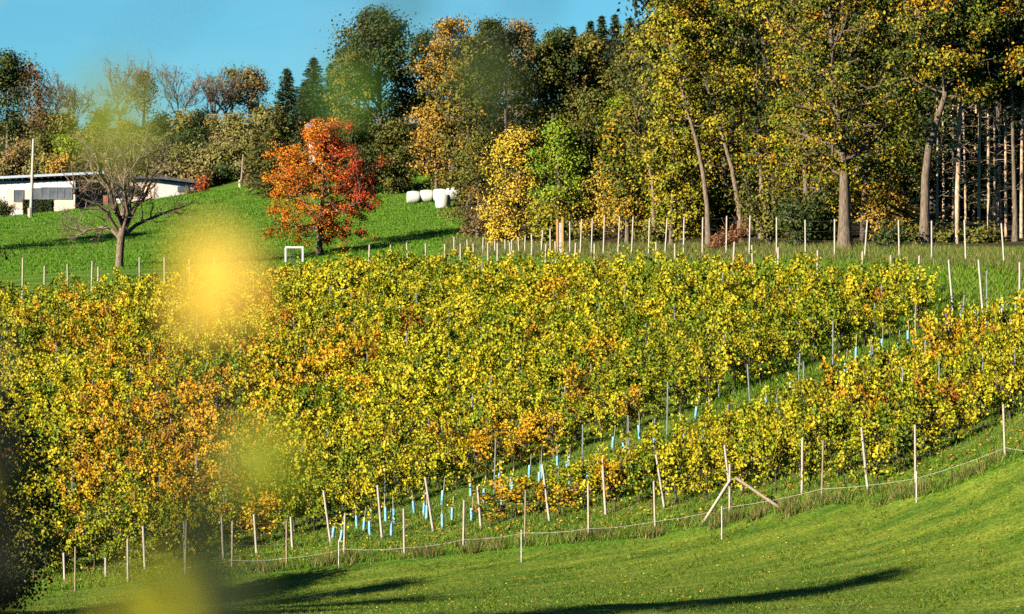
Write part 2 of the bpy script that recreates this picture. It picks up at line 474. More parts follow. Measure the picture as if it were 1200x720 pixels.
def conifer(rng, H, W, cb=.05, r0=.18, dens=1.0, pal=None, droop=.25, leafs=.55):
    tb = MB(); lb = MB()
    T = wobble_path(rng, H, amp=.008)
    tb.tube(T, r0 * np.linspace(1.1, .06, len(T)), 8)
    P_, N_, T_ = [], [], []
    z = cb * H
    while z < H * .985:
        u = (z / H - cb) / (1 - cb)
        L0 = W / 2 * (1 - u) ** .85 + .12
        nbr = int(6 + 2 * rng.random())
        a0 = rng.random() * 6.28
        for k in range(nbr):
            L = L0 * rng.uniform(.5, 1.25)
            az = a0 + k * 6.283 / nbr + rng.normal() * .15
            c = np.array([math.cos(az), math.sin(az), 0])
            p0 = along(T, z / H)
            s = np.linspace(0, 1, 5)
            B = p0 + c * (s * L)[:, None]
            B[:, 2] += -droop * L * s + .22 * L * s ** 2.2
            tb.tube(B, .03 * np.linspace(1, .3, 5), 3, cap=False)
            m = max(8, int(L * 20 * dens))
            ss = rng.uniform(.12, 1.05, m)
            q = np.array([np.interp(ss, s, B[:, j]) for j in range(3)]).T
            side = np.array([-c[1], c[0], 0])
            lat = rng.normal(size=m) * .16 * (L * (1.1 - ss) + .25)
            q = q + side * lat[:, None] + np.array([0, 0, -1]) * np.abs(rng.normal(size=m))[:, None] * .12
            P_.append(q)
            tdir = c * .8 + side * (np.sign(lat) * .55)[:, None] + np.array([0, 0, -.35]) + rng.normal(size=(m, 3)) * .2
            T_.append(tdir)
            N_.append(np.array([0, 0, 1.0]) + rng.normal(size=(m, 3)) * .45)
        z += max(.24, .36 * (1 - u * .4)) * (H / 11) ** .35
    P = np.vstack(P_); Tn = np.vstack(T_); N = np.vstack(N_)
    N /= np.linalg.norm(N, axis=1)[:, None]
    C = pal_pick(rng, pal, len(P), .25)
    leaves(lb, P, N, leafs * rng.uniform(.6, 1.2, len(P)), C, rng, .30, Tn, .08)
    return tb, lb

def bare_tree(rng, H, W, r0, trunk_h, nmain=5, levels=4, nchild=(4, 4, 4), mat_pal=None, up=.35, spread=.8, minr=.012):
    mb = MB(); tips = []
    T = wobble_path(rng, trunk_h, amp=.02, n=5)
    mb.tube(T, r0 * np.array([1.45, 1.1, .98, .95, 1.0]), 9, cap=False)
    def rec(p, d, L, r, lev):
        P = limb(rng, p, d, L, up, .34, 6 if lev < 2 else 4)
        mb.tube(P, np.maximum(minr * .7, r * np.linspace(1, .45, len(P))), 7 if lev == 0 else (5 if lev == 1 else 3), cap=lev < 2)
        if lev == levels - 1:
            tips.append(P[-1]); return
        nc = nchild[min(lev, len(nchild) - 1)]
        for k in range(nc):
            t = .25 + .75 * (k + rng.random()) / nc
            q = along(P, min(t, 1)); i = min(int(t * (len(P) - 1)), len(P) - 2)
            dirn = P[i + 1] - P[i]; dirn /= np.linalg.norm(dirn) + 1e-9
            dd = dirn + rng.normal(size=3) * spread * .75
            rec(q, dd, L * rng.uniform(.38, .68), max(minr, r * .52), lev + 1)
    for k in range(nmain):
        az = k * 6.283 / nmain + rng.normal() * .3
        el = R(rng.uniform(25, 72))
        d = np.array([math.cos(az) * math.cos(el), math.sin(az) * math.cos(el), math.sin(el)])
        L = (H - trunk_h) * (.62 * math.sin(el) + .1) + W * .30 * math.cos(el)
        rec(along(T, rng.uniform(.82, 1)), d, L, r0 * rng.uniform(.42, .62), 0)
    return mb, np.array(tips)

def put(name, label, cat, loc, trunk_mb, crown_mb, bark='bark', leafm='leaf', group=None, rz=0.0, crown_name='crown'):
    root = empty(name, loc, label, cat, group, rz)
    if trunk_mb is not None: trunk_mb.build('trunk', M[bark], root, smooth=True)
    if crown_mb is not None: crown_mb.build(crown_name, M[leafm], root)
    return root

def dup(root, loc, rz, label, scale=1.0, group=None):
    r = root.copy(); COL.objects.link(r)
    r.location = loc; r.rotation_euler = (0, 0, rz); r.scale = (scale, scale, scale)
    r['label'] = label
    if group: r['group'] = group
    for ch in list(root.children):
        c = ch.copy(); COL.objects.link(c); c.parent = r
        for g in list(ch.children):
            d = g.copy(); COL.objects.link(d); d.parent = c
    return r

# palettes (leaf albedo)
P_DKG = [((.024, .044, .008), .5), ((.045, .068, .010), .35), ((.11, .105, .014), .15)]
P_OLV = [((.06, .075, .010), .45), ((.13, .125, .014), .35), ((.22, .165, .018), .2)]
P_YG  = [((.10, .14, .008), .35), ((.25, .23, .010), .35), ((.40, .29, .012), .3)]
P_LIME = [((.11, .21, .008), .5), ((.20, .26, .010), .35), ((.36, .33, .015), .15)]
P_YEL = [((.52, .36, .025), .5), ((.40, .32, .03), .3), ((.45, .24, .02), .2)]
P_GOLD = [((.42, .22, .02), .5), ((.34, .21, .03), .3), ((.16, .13, .02), .2)]
P_TAN = [((.26, .16, .05), .45), ((.20, .15, .04), .35), ((.12, .11, .03), .2)]
P_ORG = [((.60, .15, .006), .5), ((.56, .24, .008), .35), ((.40, .08, .006), .15)]
P_RED = [((.36, .030, .010), .5), ((.46, .075, .012), .3), ((.18, .02, .01), .2)]
P_RUS = [((.17, .09, .03), .5), ((.22, .13, .03), .3), ((.09, .06, .02), .2)]
P_DEEP = [((.010, .017, .005), .6), ((.02, .028, .007), .4)]  # shade inside the wood put into the leaf colour
P_SPR = [((.024, .050, .017), .45), ((.045, .078, .024), .35), ((.08, .115, .035), .2)]
P_HA = [((.16, .145, .03), .45), ((.22, .19, .05), .3), ((.08, .09, .015), .25)]
P_HB = [((.20, .17, .06), .45), ((.14, .12, .035), .35), ((.27, .22, .08), .2)]
P_THU = [((.12, .125, .02), .5), ((.18, .165, .03), .35), ((.06, .07, .015), .15)]
P_OAK = [((.035, .07, .006), .40), ((.13, .15, .008), .28), ((.36, .26, .010), .22), ((.44, .21, .008), .10)]
P_OAKG = [((.035, .06, .007), .45), ((.08, .11, .010), .35), ((.24, .19, .012), .2)]
# ---------------------------------------------------------------- buildings
def orient(root_loc, yaw): return root_loc, yaw

def window(parent, x0, x1, z0, z1, y, frame='frame', panes=1, depth=.07, glass='glass'):
    """a window in a wall that faces -y at y"""
    f = MB(); w = .06
    f.box(x0 - w, x1 + w, y - depth, y + .02, z0 - w, z0); f.box(x0 - w, x1 + w, y - depth, y + .02, z1, z1 + w)
    f.box(x0 - w, x0, y - depth, y + .02, z0 + .001, z1 - .001); f.box(x1, x1 + w, y - depth, y + .02, z0 + .001, z1 - .001)
    for k in range(1, panes):
        x = x0 + (x1 - x0) * k / panes
        f.box(x - .03, x + .03, y - depth * .9, y + .015, z0 + .001, z1 - .001)
    fo = f.build('window', M[frame], parent)
    g = MB(); g.box(x0 + .001, x1 - .001, y - .03, y - .012, z0 + .001, z1 - .001)
    g.build('pane', M[glass], fo)
    return fo

# bungalow on the meadow. local x to the right, local y away from the viewer
D_H = 284.0; k_ = D_H / FPX
hb = gp(45, D_H); hz = (360 - 256) / FPX * D_H
def hx(px): return (px - 45) * k_
def hzv(py): return (256 - py) * k_
house = empty('bungalow', (hb[0], D_H, hz), 'low white and pinkish bungalow with flat dark roof behind the bare fruit tree', 'house')
b = MB(); b.box(hx(-60), hx(88), 0, 8, -1.2, hzv(212)); b.build('wall', M['white'], house)
b = MB(); b.box(hx(8), hx(88), -.05, -.002, hzv(245), hzv(222)); b.build('wall_panel', M['pink'], house)
b = MB(); b.box(hx(88) + .002, hx(124), 1.6, 7.9, -1.2, hzv(212)); b.build('entrance_wall', M['wood_red'], house)
b = MB(); b.box(hx(101), hx(110), 1.52, 1.597, -.6, hzv(220)); b.build('door', M['frame_dark'], house)
window(house, hx(17), hx(27), hzv(236), hzv(223.5), -.05, 'frame_dark')
window(house, hx(38), hx(47), hzv(234), hzv(221.5), -.05, 'frame_dark')
window(house, hx(49), hx(84), hzv(233), hzv(220.5), -.05, 'frame_dark', 4)
r = MB()
V = [(hx(-62), -.55, hzv(213.5)), (hx(123), -.55, hzv(204.5)), (hx(123), 8.6, hzv(204.5)), (hx(-62), 8.6, hzv(213.5))]
V2 = [(x, y, z + .17) for x, y, z in V]
r.add(V + V2, [(0, 3, 2, 1), (4, 5, 6, 7), (0, 1, 5, 4), (1, 2, 6, 5), (2, 3, 7, 6), (3, 0, 4, 7)])
ro = r.build('roof', M['roof_dark'], house)
e = MB(); e.add([(x, -.61, z) for x, z in ((hx(-62), hzv(213.0)), (hx(123), hzv(204)), (hx(123), hzv(204) + .2), (hx(-62), hzv(213.0) + .2))] + [(x, -.553, z) for x, z in ((hx(-62), hzv(213.0)), (hx(123), hzv(204)), (hx(123), hzv(204) + .2), (hx(-62), hzv(213.0) + .2))],
      [(0, 1, 2, 3), (4, 7, 6, 5), (3, 2, 6, 7), (0, 4, 5, 1), (0, 3, 7, 4), (1, 5, 6, 2)])
e.build('eaves_board', M['roof_edge'], ro)
for k in range(24):
    rf = MB()
    x = hx(-56) + k * (hx(118) - hx(-56)) / 23
    z = np.interp(x, [hx(-62), hx(123)], [hzv(213.5), hzv(204.5)])
    rf.box(x - .05, x + .05, -.5, -.003, z - .08, z - .004)
    rf.build('rafter', M['wood_red'], ro)
# right wing
b = MB(); b.box(hx(124) + .002, hx(180), 2.0, 9, -1.2, hzv(209)); b.build('wall', M['white'], house)
b = MB()
V = [(hx(180) + .002, 2.01, -1.2), (hx(224), 2.5, -1.2), (hx(224), 9, -1.2), (hx(180) + .002, 9, -1.2), (hx(180) + .002, 2.01, hzv(210)), (hx(224), 2.5, hzv(214.5)), (hx(224), 9, hzv(214.5)), (hx(180) + .002, 9, hzv(210))]
b.add(V, [(0, 3, 2, 1), (4, 5, 6, 7), (0, 1, 5, 4), (1, 2, 6, 5), (2, 3, 7, 6), (3, 0, 4, 7)]); b.build('wall', M['white'], house)
b = MB(); b.box(hx(140), hx(178), 1.94, 1.998, hzv(232), hzv(214)); b.build('wall_panel', M['pink'], house)
window(house, hx(127), hx(137), hzv(227), hzv(217), 2.0, 'frame', 2, glass='blue_paint')
window(house, hx(150), hx(160), hzv(228), hzv(218), 1.94, 'frame_dark')
b = MB()
V = [(hx(124.5), 1.5, hzv(208)), (hx(184), 1.5, hzv(208.8)), (hx(229), 1.9, hzv(214)), (hx(229), 10, hzv(214)), (hx(121), 10, hzv(208))]
V2 = [(x, y, z + .24) for x, y, z in V]
b.add(V + V2, [(0, 1, 6, 5), (1, 2, 7, 6), (2, 3, 8, 7), (3, 4, 9, 8), (4, 0, 5, 9)]); b.add(V, [(4, 3, 2, 1, 0)]); b.add(V2, [(0, 1, 2, 3, 4)])
b.build('roof', M['roof_dark'], house)
b = MB()
o1 = np.array([hx(205), 2.27, 0]); o2 = np.array([hx(218), 2.42, 0]); nn = np.array([.0, -.06, 0])
for a_, c_, z0, z1_ in ((o1, o2, hzv(224), hzv(217.5)),):
    V = [a_ + (0, 0, z0), c_ + (0, 0, z0), c_ + (0, 0, z1_), a_ + (0, 0, z1_)]
    b.add(V + [v + nn for v in V], [(0, 3, 2, 1), (4, 5, 6, 7), (0, 1, 5, 4), (1, 2, 6, 5), (2, 3, 7, 6), (3, 0, 4, 7)])
b.build('window', M['glass'], house)

# two houses among the trees behind the red tree
def small_house(px, d, base_py, wpx, eave_py, ridge_py, wallm, roofm, label, wins):
    k = d / FPX; z0 = (360 - base_py) * k
    h = empty('house', ((px - 600) * k, d, z0), label, 'house')
    w = wpx * k / 2; he = (base_py - eave_py) * k; hr = (base_py - ridge_py) * k
    b = MB(); b.box(-w, w, 0, 6, -2, he)
    b.add([(-w, 0, he), (-w, 6, he), (-w, 3, hr)], [(0, 2, 1)]); b.add([(w, 0, he), (w, 6, he), (w, 3, hr)], [(0, 1, 2)])
    b.build('wall', M[wallm], h)
    r = MB(); ov = .35
    for s in (0, 1):
        ye = -.45 if s == 0 else 6.45
        ze = he - (hr - he) * .15
        V = [(-w - ov, ye, ze), (w + ov, ye, ze), (w + ov, 3, hr + .01), (-w - ov, 3, hr + .01)]
        V2 = [(x, y, z + .14) for x, y, z in V]
        r.add(V + V2, [(0, 3, 2, 1), (4, 5, 6, 7), (0, 1, 5, 4), (1, 2, 6, 5), (2, 3, 7, 6), (3, 0, 4, 7)])
    r.build('roof', M[roofm], h)
    for (wx0, wx1, py0, py1, fr, gl) in wins:
        window(h, (wx0 - px) * k, (wx1 - px) * k, (base_py - py0) * k, (base_py - py1) * k, 0, fr, 2, glass=gl)
small_house(373, 300, 205, 22, 153, 144, 'white', 'roof_blue', 'white house with blue grey roof showing above the red tree', [(366, 371, 163, 156, 'frame_dark', 'glass'), (374, 379, 190, 178, 'frame_dark', 'glass')])
small_house(438, 305, 215, 16, 152, 146, 'roof_blue', 'roof_dark', 'blue grey house front with white shuttered window among dark trees', [(436, 440, 168, 158, 'frame', 'frame'), (441, 444.5, 168, 158, 'blue_paint', 'blue_paint')])

# ---------------------------------------------------------------- trees of the hillside and the forest
def lp(base_px, base_py, d, pts):
    k = d / FPX
    return [((a - base_px) * k, dy, (base_py - b_) * k) for a, b_, dy in pts]

SEED = [100]
def rngn():
    SEED[0] += 1; return np.random.default_rng(SEED[0])

PROTO = {}
def leafy(px, d, top, wpx, pal, label, name='broadleaf_tree', cat='tree', n=6000, size=.22, cb=.22, r0=.2, nb=24, sub=5, sig=.38, bark='bark', group=None, path=None, key=None, **kw):
    rng = rngn(); g = gp(px, d); k = d / FPX
    H = (360 - top) * k - g[2]; W = wpx * k
    pth = None
    if path is not None:
        bpy_ = 360 - g[2] / k
        pth = lp(px, bpy_, d, [(px, bpy_ + 4, 0)] + path)
    bk = {q: kw[q] for q in ('prof', 'lean', 'up', 'bare') if q in kw}
    ck = {q: kw[q] for q in ('pal2', 'split', 'jit', 'flat', 'droop') if q in kw}
    tb, tips = broadleaf(rng, H, W, cb, r0, pth, nb=nb, sub=sub, **bk)
    if 'extra' in kw: tips = np.vstack([tips] + kw['extra'])
    cm = crown(rng, tips, int(n * 1.5), size * .80, pal, sig, **ck)
    root = put(name, label, cat, (g[0], g[1], g[2] - .1), tb, cm, bark, group=group)
    if key: PROTO[key] = (root, H)
    return root

def shrub(px, d, top, wpx, pal, label, name='shrub', n=2500, size=.17, sig=.35, group=None, key=None, base_drop=.1, **kw):
    rng = rngn(); g = gp(px, d); k = d / FPX
    H = max(.8, (360 - top) * k - g[2]); W = wpx * k
    mb = MB(); tips = []
    ns = 12
    for i in range(ns):
        az = i * 2.4; sp = rng.uniform(.1, 1) ** .6
        dr = np.array([math.cos(az) * sp * W / 2 / H * 1.1, math.sin(az) * sp * W / 2 / H * 1.1, 1.0])
        L = H * rng.uniform(.62, 1.0) * (1.0 - .25 * sp)
        B = limb(rng, (rng.normal() * .12, rng.normal() * .12, 0), dr, L, .15, .22, 6)
        mb.tube(B, .05 * np.linspace(1, .2, len(B)), 4)
        for q in range(2, 7): tips.append(B[q])
        for q in range(4):
            p = along(B, .25 + .7 * rng.random()); S = limb(rng, p, rng.normal(size=3) * .8 + np.array([0, 0, .5]), W * .22, .2, .3, 3)
            mb.tube(S, .02 * np.linspace(1, .3, 4), 3); tips += [S[-1], S[1]]
    ck = {q: kw[q] for q in ('pal2', 'split', 'jit', 'flat', 'droop') if q in kw}
    cm = crown(rng, np.array(tips), n, size, pal, sig, **ck)
    cm_name = 'foliage'
    root = empty(name, (g[0], g[1], g[2] - base_drop), label, 'shrub', group)
    mb.build('stem', M['twig'], root); cm.build(cm_name, M['leaf'], root)
    if key: PROTO[key] = (root, H)
    return root

def spruce(px, d, top, wpx, label, pal=P_SPR, name='spruce_tree', cb=.04, r0=.2, base=None, group=None, dens=1.0, leafs=.5, droop=.28, bark='bark_dark', key=None):
    rng = rngn(); g = gp(px, d); k = d / FPX
    H = (360 - top) * k - g[2]; W = wpx * k
    tb, lb = conifer(rng, H, W, cb, r0, dens, pal, droop, leafs)
    root = put(name, label, 'conifer', (g[0], g[1], g[2] - .1), tb, lb, bark, 'needle', group)
    if key: PROTO[key] = (root, H)
    return root

# --- bare fruit tree on the meadow
rng = np.random.default_rng(11)
g = gp(140, 211); kf = 211 / FPX
ft = empty('fruit_tree', (g[0], g[1], g[2] - .15), 'bare gnarled fruit tree with wide spreading branches on the meadow', 'tree')
mb = MB(); tips = []
bpy_ = 316
trunk = np.array(lp(140, bpy_, 211, [(140, 318, 0), (140, 305, 0), (141, 290, 0), (142, 278, 0), (144, 268, 0)]))
mb.tube(trunk, [.31, .25, .235, .25, .28], 10, cap=False)
mains = [ # explicit main limbs, traced at their own depth
 [(142, 277, 0), (132, 262, -.3), (126, 248, -.6), (113, 240, -.9), (100, 233, -1.2), (88, 226, -1.5)],
 [(144, 270, 0), (143, 255, .2), (146, 240, .3), (143, 222, .5), (139, 205, .6), (141, 188, .9)],
 [(146, 270, 0), (153, 255, -.2), (152, 238, -.3), (158, 220, -.6), (156, 202, -.9), (158, 182, -1.0)],
 [(147, 275, 0), (160, 264, .4), (172, 255, .7), (186, 249, 1.0), (200, 244, 1.2), (211, 241, 1.3)],
 [(141, 280, 0), (130, 270, .4), (118, 267, .9), (104, 270, 1.2), (92, 272, 1.4), (84, 276, 1.5)],
 [(145, 265, 0), (150, 248, 1.0), (165, 232, 1.5), (172, 214, 2), (180, 200, 2.2), (187, 188, 2.4)],
 [(143, 266, 0), (134, 246, .9), (128, 228, 1.6), (116, 212, 2.0), (106, 200, 2.3), (98, 190, 2.6)],
 [(145, 268, 0), (151, 252, -1.0), (148, 228, -1.9), (150, 210, -2.4), (162, 196, -2.7), (170, 184, -3)],
 [(144, 268, 0), (142, 240, .6), (150, 214, .9), (148, 190, 1.1), (152, 166, 1.2)],
 [(144, 268, 0), (136, 236, -.4), (134, 208, -.7), (128, 186, -.9), (124, 164, -1.0)],
 [(146, 268, 0), (160, 240, .3), (170, 214, .2), (174, 190, 0), (172, 166, 0)],
 [(143, 266, 0), (136, 244, -1.0), (131, 224, -1.6), (124, 206, -2.0), (118, 194, -2.2), (116, 180, -2.2)],
]
def sub_twigs(P, r, lev, rng, mb, tips):
    nc = (9, 5, 4)[lev]
    for q in range(nc):
        t = .18 + .82 * (q + rng.random()) / nc
        p = along(P, min(t, 1)); i = min(int(t * (len(P) - 1)), len(P) - 2)
        dr = P[i + 1] - P[i]; dr /= np.linalg.norm(dr) + 1e-9
        dd = dr * .7 + rng.normal(size=3) * .75 + np.array([0, 0, .42])
        L = (2.1, 1.1, .55)[lev] * rng.uniform(.5, 1.15)
        B = limb(rng, p, dd, L, .12, .42, 5)
        rr = (r * .40, .015, .0075)[lev]
        mb.tube(B, rr * np.linspace(1, .4, len(B)), (5, 4, 3)[lev], cap=False)
        if lev < 2: sub_twigs(B, rr, lev + 1, rng, mb, tips)
        else: tips.append(B[-1])
for m_ in mains:
    P = np.array(lp(140, bpy_, 211, m_)); P[1:] += rng.normal(size=(len(P) - 1, 3)) * .07
    rr = .135
    mb.tube(P, rr * np.linspace(1, .28, len(P)), 7)
    sub_twigs(P, rr, 0, rng, mb, tips)
mb.build('trunk', M['bark_pale'], ft, smooth=True)
tips = np.array(tips)
few = tips[rng.choice(len(tips), 160, replace=False)]
crown(rng, few, 260, .10, P_RUS, .08).build('crown', M['leaf'], ft)

# --- red and orange tree
def split_red(P, rng):  # crimson leaves lie to the right, putting its shaded side into the colour
    return (P[:, 0] - P[:, 0].mean()) * .42 + rng.normal(size=len(P)) * .45 + .10 * (P[:, 2] - 3) > .50
rprof = lambda u: (.72, .98, 1.06, .98, .82, .55, .3)[min(int(u * 7), 6)]
leafy(374, 219, 148, 146, P_ORG, 'orange and crimson autumn tree standing alone on the meadow', 'autumn_tree', n=24000, size=.15, cb=.14, lean=(.35, 0), r0=.2, nb=44, sub=8, sig=.27, pal2=P_RED, split=split_red, prof=rprof, up=.12, flat=.7, jit=.3)

# --- background trees on the hill at the upper left
spec = [
 (8, 330, 58, 60, P_DKG, 'tall dark tree with brownish leaves at the left edge above the bungalow', 5200, .30, .3),
 (36, 345, 72, 52, P_RUS, 'thin crowned brown tree second from the left above the bungalow', 2300, .28, .3),
 (272, 395, 82, 34, P_OLV, 'small round olive tree on the crest beside the thin bare one', 1500, .30, .45),
 (294, 395, 84, 44, P_TAN, 'bushy brownish olive tree on the crest left of the spruces', 2600, .30, .25),
 (168, 388, 86, 36, P_RUS, 'reddish brown thin tree on the crest behind the fruit tree', 1300, .28, .3),
]
for px, d, top, w, pal, lab, n, sz, cb in spec:
    leafy(px, d, top, w, pal, lab, n=n, size=sz, cb=cb, r0=.2, nb=20, sub=4, sig=.55, bark='twig')
spec = [(64, 380, 92, 34, 'leafless grey tree above the bungalow left of the blurred leaf'),
        (82, 384, 97, 26, 'slim leafless tree with greenish twigs above the bungalow roof'),
        (140, 386, 74, 46, 'leafless fan shaped tree on the crest right of the blurred leaf'),
        (208, 388, 77, 44, 'bare brown twiggy tree standing alone on the crest'),
        (251, 392, 82, 24, 'upright leafless tree left of the small round olive tree'),
        (265, 393, 86, 20, 'narrow leafless tree between two leafy trees on the crest')]
for px, d, top, w, lab in spec:
    rng = rngn(); g = gp(px, d); k = d / FPX; H = (360 - top) * k - g[2]
    mb, tips = bare_tree(rng, H, w * k, .16, H * .22, 6, 4, (5, 5, 4), up=.5, spread=.55, minr=.022)
    r_ = put('bare_tree', lab, 'tree', (g[0], g[1], g[2] - .1), mb, crown(rng, tips, 420, .16, P_TAN, .25), 'twig')

spec = [ # px, d, top, width, palette, label, n
 (20, 318, 150, 46, P_TAN, 'rusty orange bush behind the bungalow roof at far left', 1900),
 (52, 322, 132, 60, P_OLV, 'olive green bush behind the utility pole', 2400),
 (80, 320, 138, 44, P_LIME, 'fresh green willowy bush behind the bungalow roof', 2000),
 (72, 312, 168, 30, P_GOLD, 'golden orange bush close above the bungalow eaves', 1300),
 (110, 322, 140, 60, P_HA, 'grey green bush behind the left half of the fruit tree', 2600),
 (142, 322, 142, 60, P_THU, 'yellowish green bush directly behind the fruit tree crown', 2600),
 (176, 322, 150, 60, P_HA, 'dull green bush behind the right half of the fruit tree', 2600),
 (205, 345, 146, 60, P_DKG, 'dark green bush on the slope under the bare brown tree', 2200),
 (212, 318, 164, 50, P_THU, 'pale olive bush above the right end of the bungalow', 2300),
 (243, 316, 160, 56, P_HB, 'dry olive bush right of the bungalow', 2500),
 (270, 318, 158, 56, P_HB, 'khaki coloured bush below the hilltop railing', 2500),
 (298, 316, 165, 50, P_OLV, 'grey olive bush right of the leaning pole', 2400),
 (190, 388, 130, 40, P_DKG, 'low dark bush on the crest left of the bare brown tree', 900),
 (238, 390, 124, 36, P_DKG, 'rounded dark bush on the crest beside upright leafless tree', 1200),
 (310, 385, 128, 36, P_DKG, 'dark bush on the crest near the spruces', 1200),
 (118, 388, 118, 50, P_OLV, 'thin greenish bush on the crest beneath the blurred leaf', 1300),
]
for px, d, top, w, pal, lab, n in spec:
    shrub(px, d, top, w, pal, lab, n=n, size=.24, sig=.5)
hill_pal = [(P_HA, 'pale olive'), (P_HB, 'khaki'), (P_DKG, 'dark green'), (P_TAN, 'brownish')]
hill_root = []
rngh = np.random.default_rng(8)
for j, (pal, word) in enumerate(hill_pal):
    hill_root.append(None)
for row, (d, step, tp) in enumerate(((302, 27, 30), (318, 29, 34), (336, 30, 36), (356, 31, 36), (374, 33, 34))):
    px = -12 + row * 7
    while px < 345:
        j = int(rngh.choice(4, p=[.42, .32, .14, .12])); dd = d + rngh.uniform(-5, 5); pj = px + rngh.uniform(-6, 6)
        g = gp(pj, dd); base = 360 - g[2] / dd * FPX
        lab = '%s bush in the thicket on the slope behind the bungalow' % hill_pal[j][1]; grp = '%s bushes in the hillside thicket' % hill_pal[j][1]
        hgt = rngh.uniform(.8, 1.25)
        if hill_root[j] is None:
            hill_root[j] = shrub(pj, dd, base - tp, 46, hill_pal[j][0], lab, n=2300, size=.24, sig=.5, group=grp)
        else:
            dup(hill_root[j], (g[0], g[1], g[2] - .1), rngh.uniform(0, 6.28), lab, hgt, grp)
        px += step
shrub(237, 279, 199, 17, [((.42, .07, .015), .6), ((.4, .14, .02), .4)], 'small bright red upright shrub beside the bungalow', n=700, size=.14, sig=.2)
shrub(222, 281, 218, 26, P_RUS, 'low rust brown shrub at the right end of the bungalow', n=700, size=.14, sig=.25)
shrub(293, 285, 195, 8, [((.38, .07, .015), .6), ((.3, .12, .02), .4)], 'thin red leaved shrub at the foot of the olive conifer', n=260, size=.12, sig=.15)
shrub(4, 272, 226, 22, P_DKG, 'dark evergreen shrub in front of the bungalow at the left edge', n=1600, size=.13, sig=.25)
# clipped hedge in front of the bungalow
rng = rngn(); g = gp(45, 275); k = 275 / FPX
hed = empty('hedge', (g[0], 275, g[2] - .1), 'clipped dark green hedge block in front of the bungalow windows', 'hedge')
n = 3800; P = rng.uniform(-1, 1, (n, 3)); ax = rng.integers(0, 3, n)
P[np.arange(n), ax] = np.sign(P[np.arange(n), ax]) * rng.uniform(.88, 1.03, n)
P = P * np.array([17 * k, .6, 9.5 * k]) + np.array([0, 0, 9.5 * k])
lm = MB(); leaves(lm, P, rnd_unit(rng, n), .12, pal_pick(rng, [((.03, .05, .012), 1)], n), rng)
lm.build('foliage', M['leaf'], hed)
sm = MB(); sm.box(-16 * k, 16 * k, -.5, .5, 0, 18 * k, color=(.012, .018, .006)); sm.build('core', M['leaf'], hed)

# conifers left of centre
spruce(338, 318, 76, 76, 'dark spruce standing left of the pair, behind the olive conifer')
spruce(368, 312, 63, 84, 'tallest dark spruce behind the white house')
spruce(389, 316, 70, 72, 'dark spruce on the right of the tallest one')
spruce(356, 328, 92, 66, 'shorter dark spruce wedged between two taller spruces')
spruce(326, 262, 116, 84, 'broad olive yellow conifer with drooping sprays left of the red tree', P_THU, 'cypress_tree', leafs=.42, droop=.6, dens=1.3, r0=.16)
spruce(304, 268, 150, 46, 'smaller olive conifer at the left foot of the broad one', P_THU, 'cypress_tree', leafs=.4, droop=.6, dens=1.2, r0=.12)
spruce(390, 284, 132, 34, 'yellow green cone shaped conifer right of the white house', [((.20, .19, .02), .6), ((.28, .24, .03), .4)], 'cypress_tree', leafs=.36, droop=.4, dens=1.2, r0=.12)

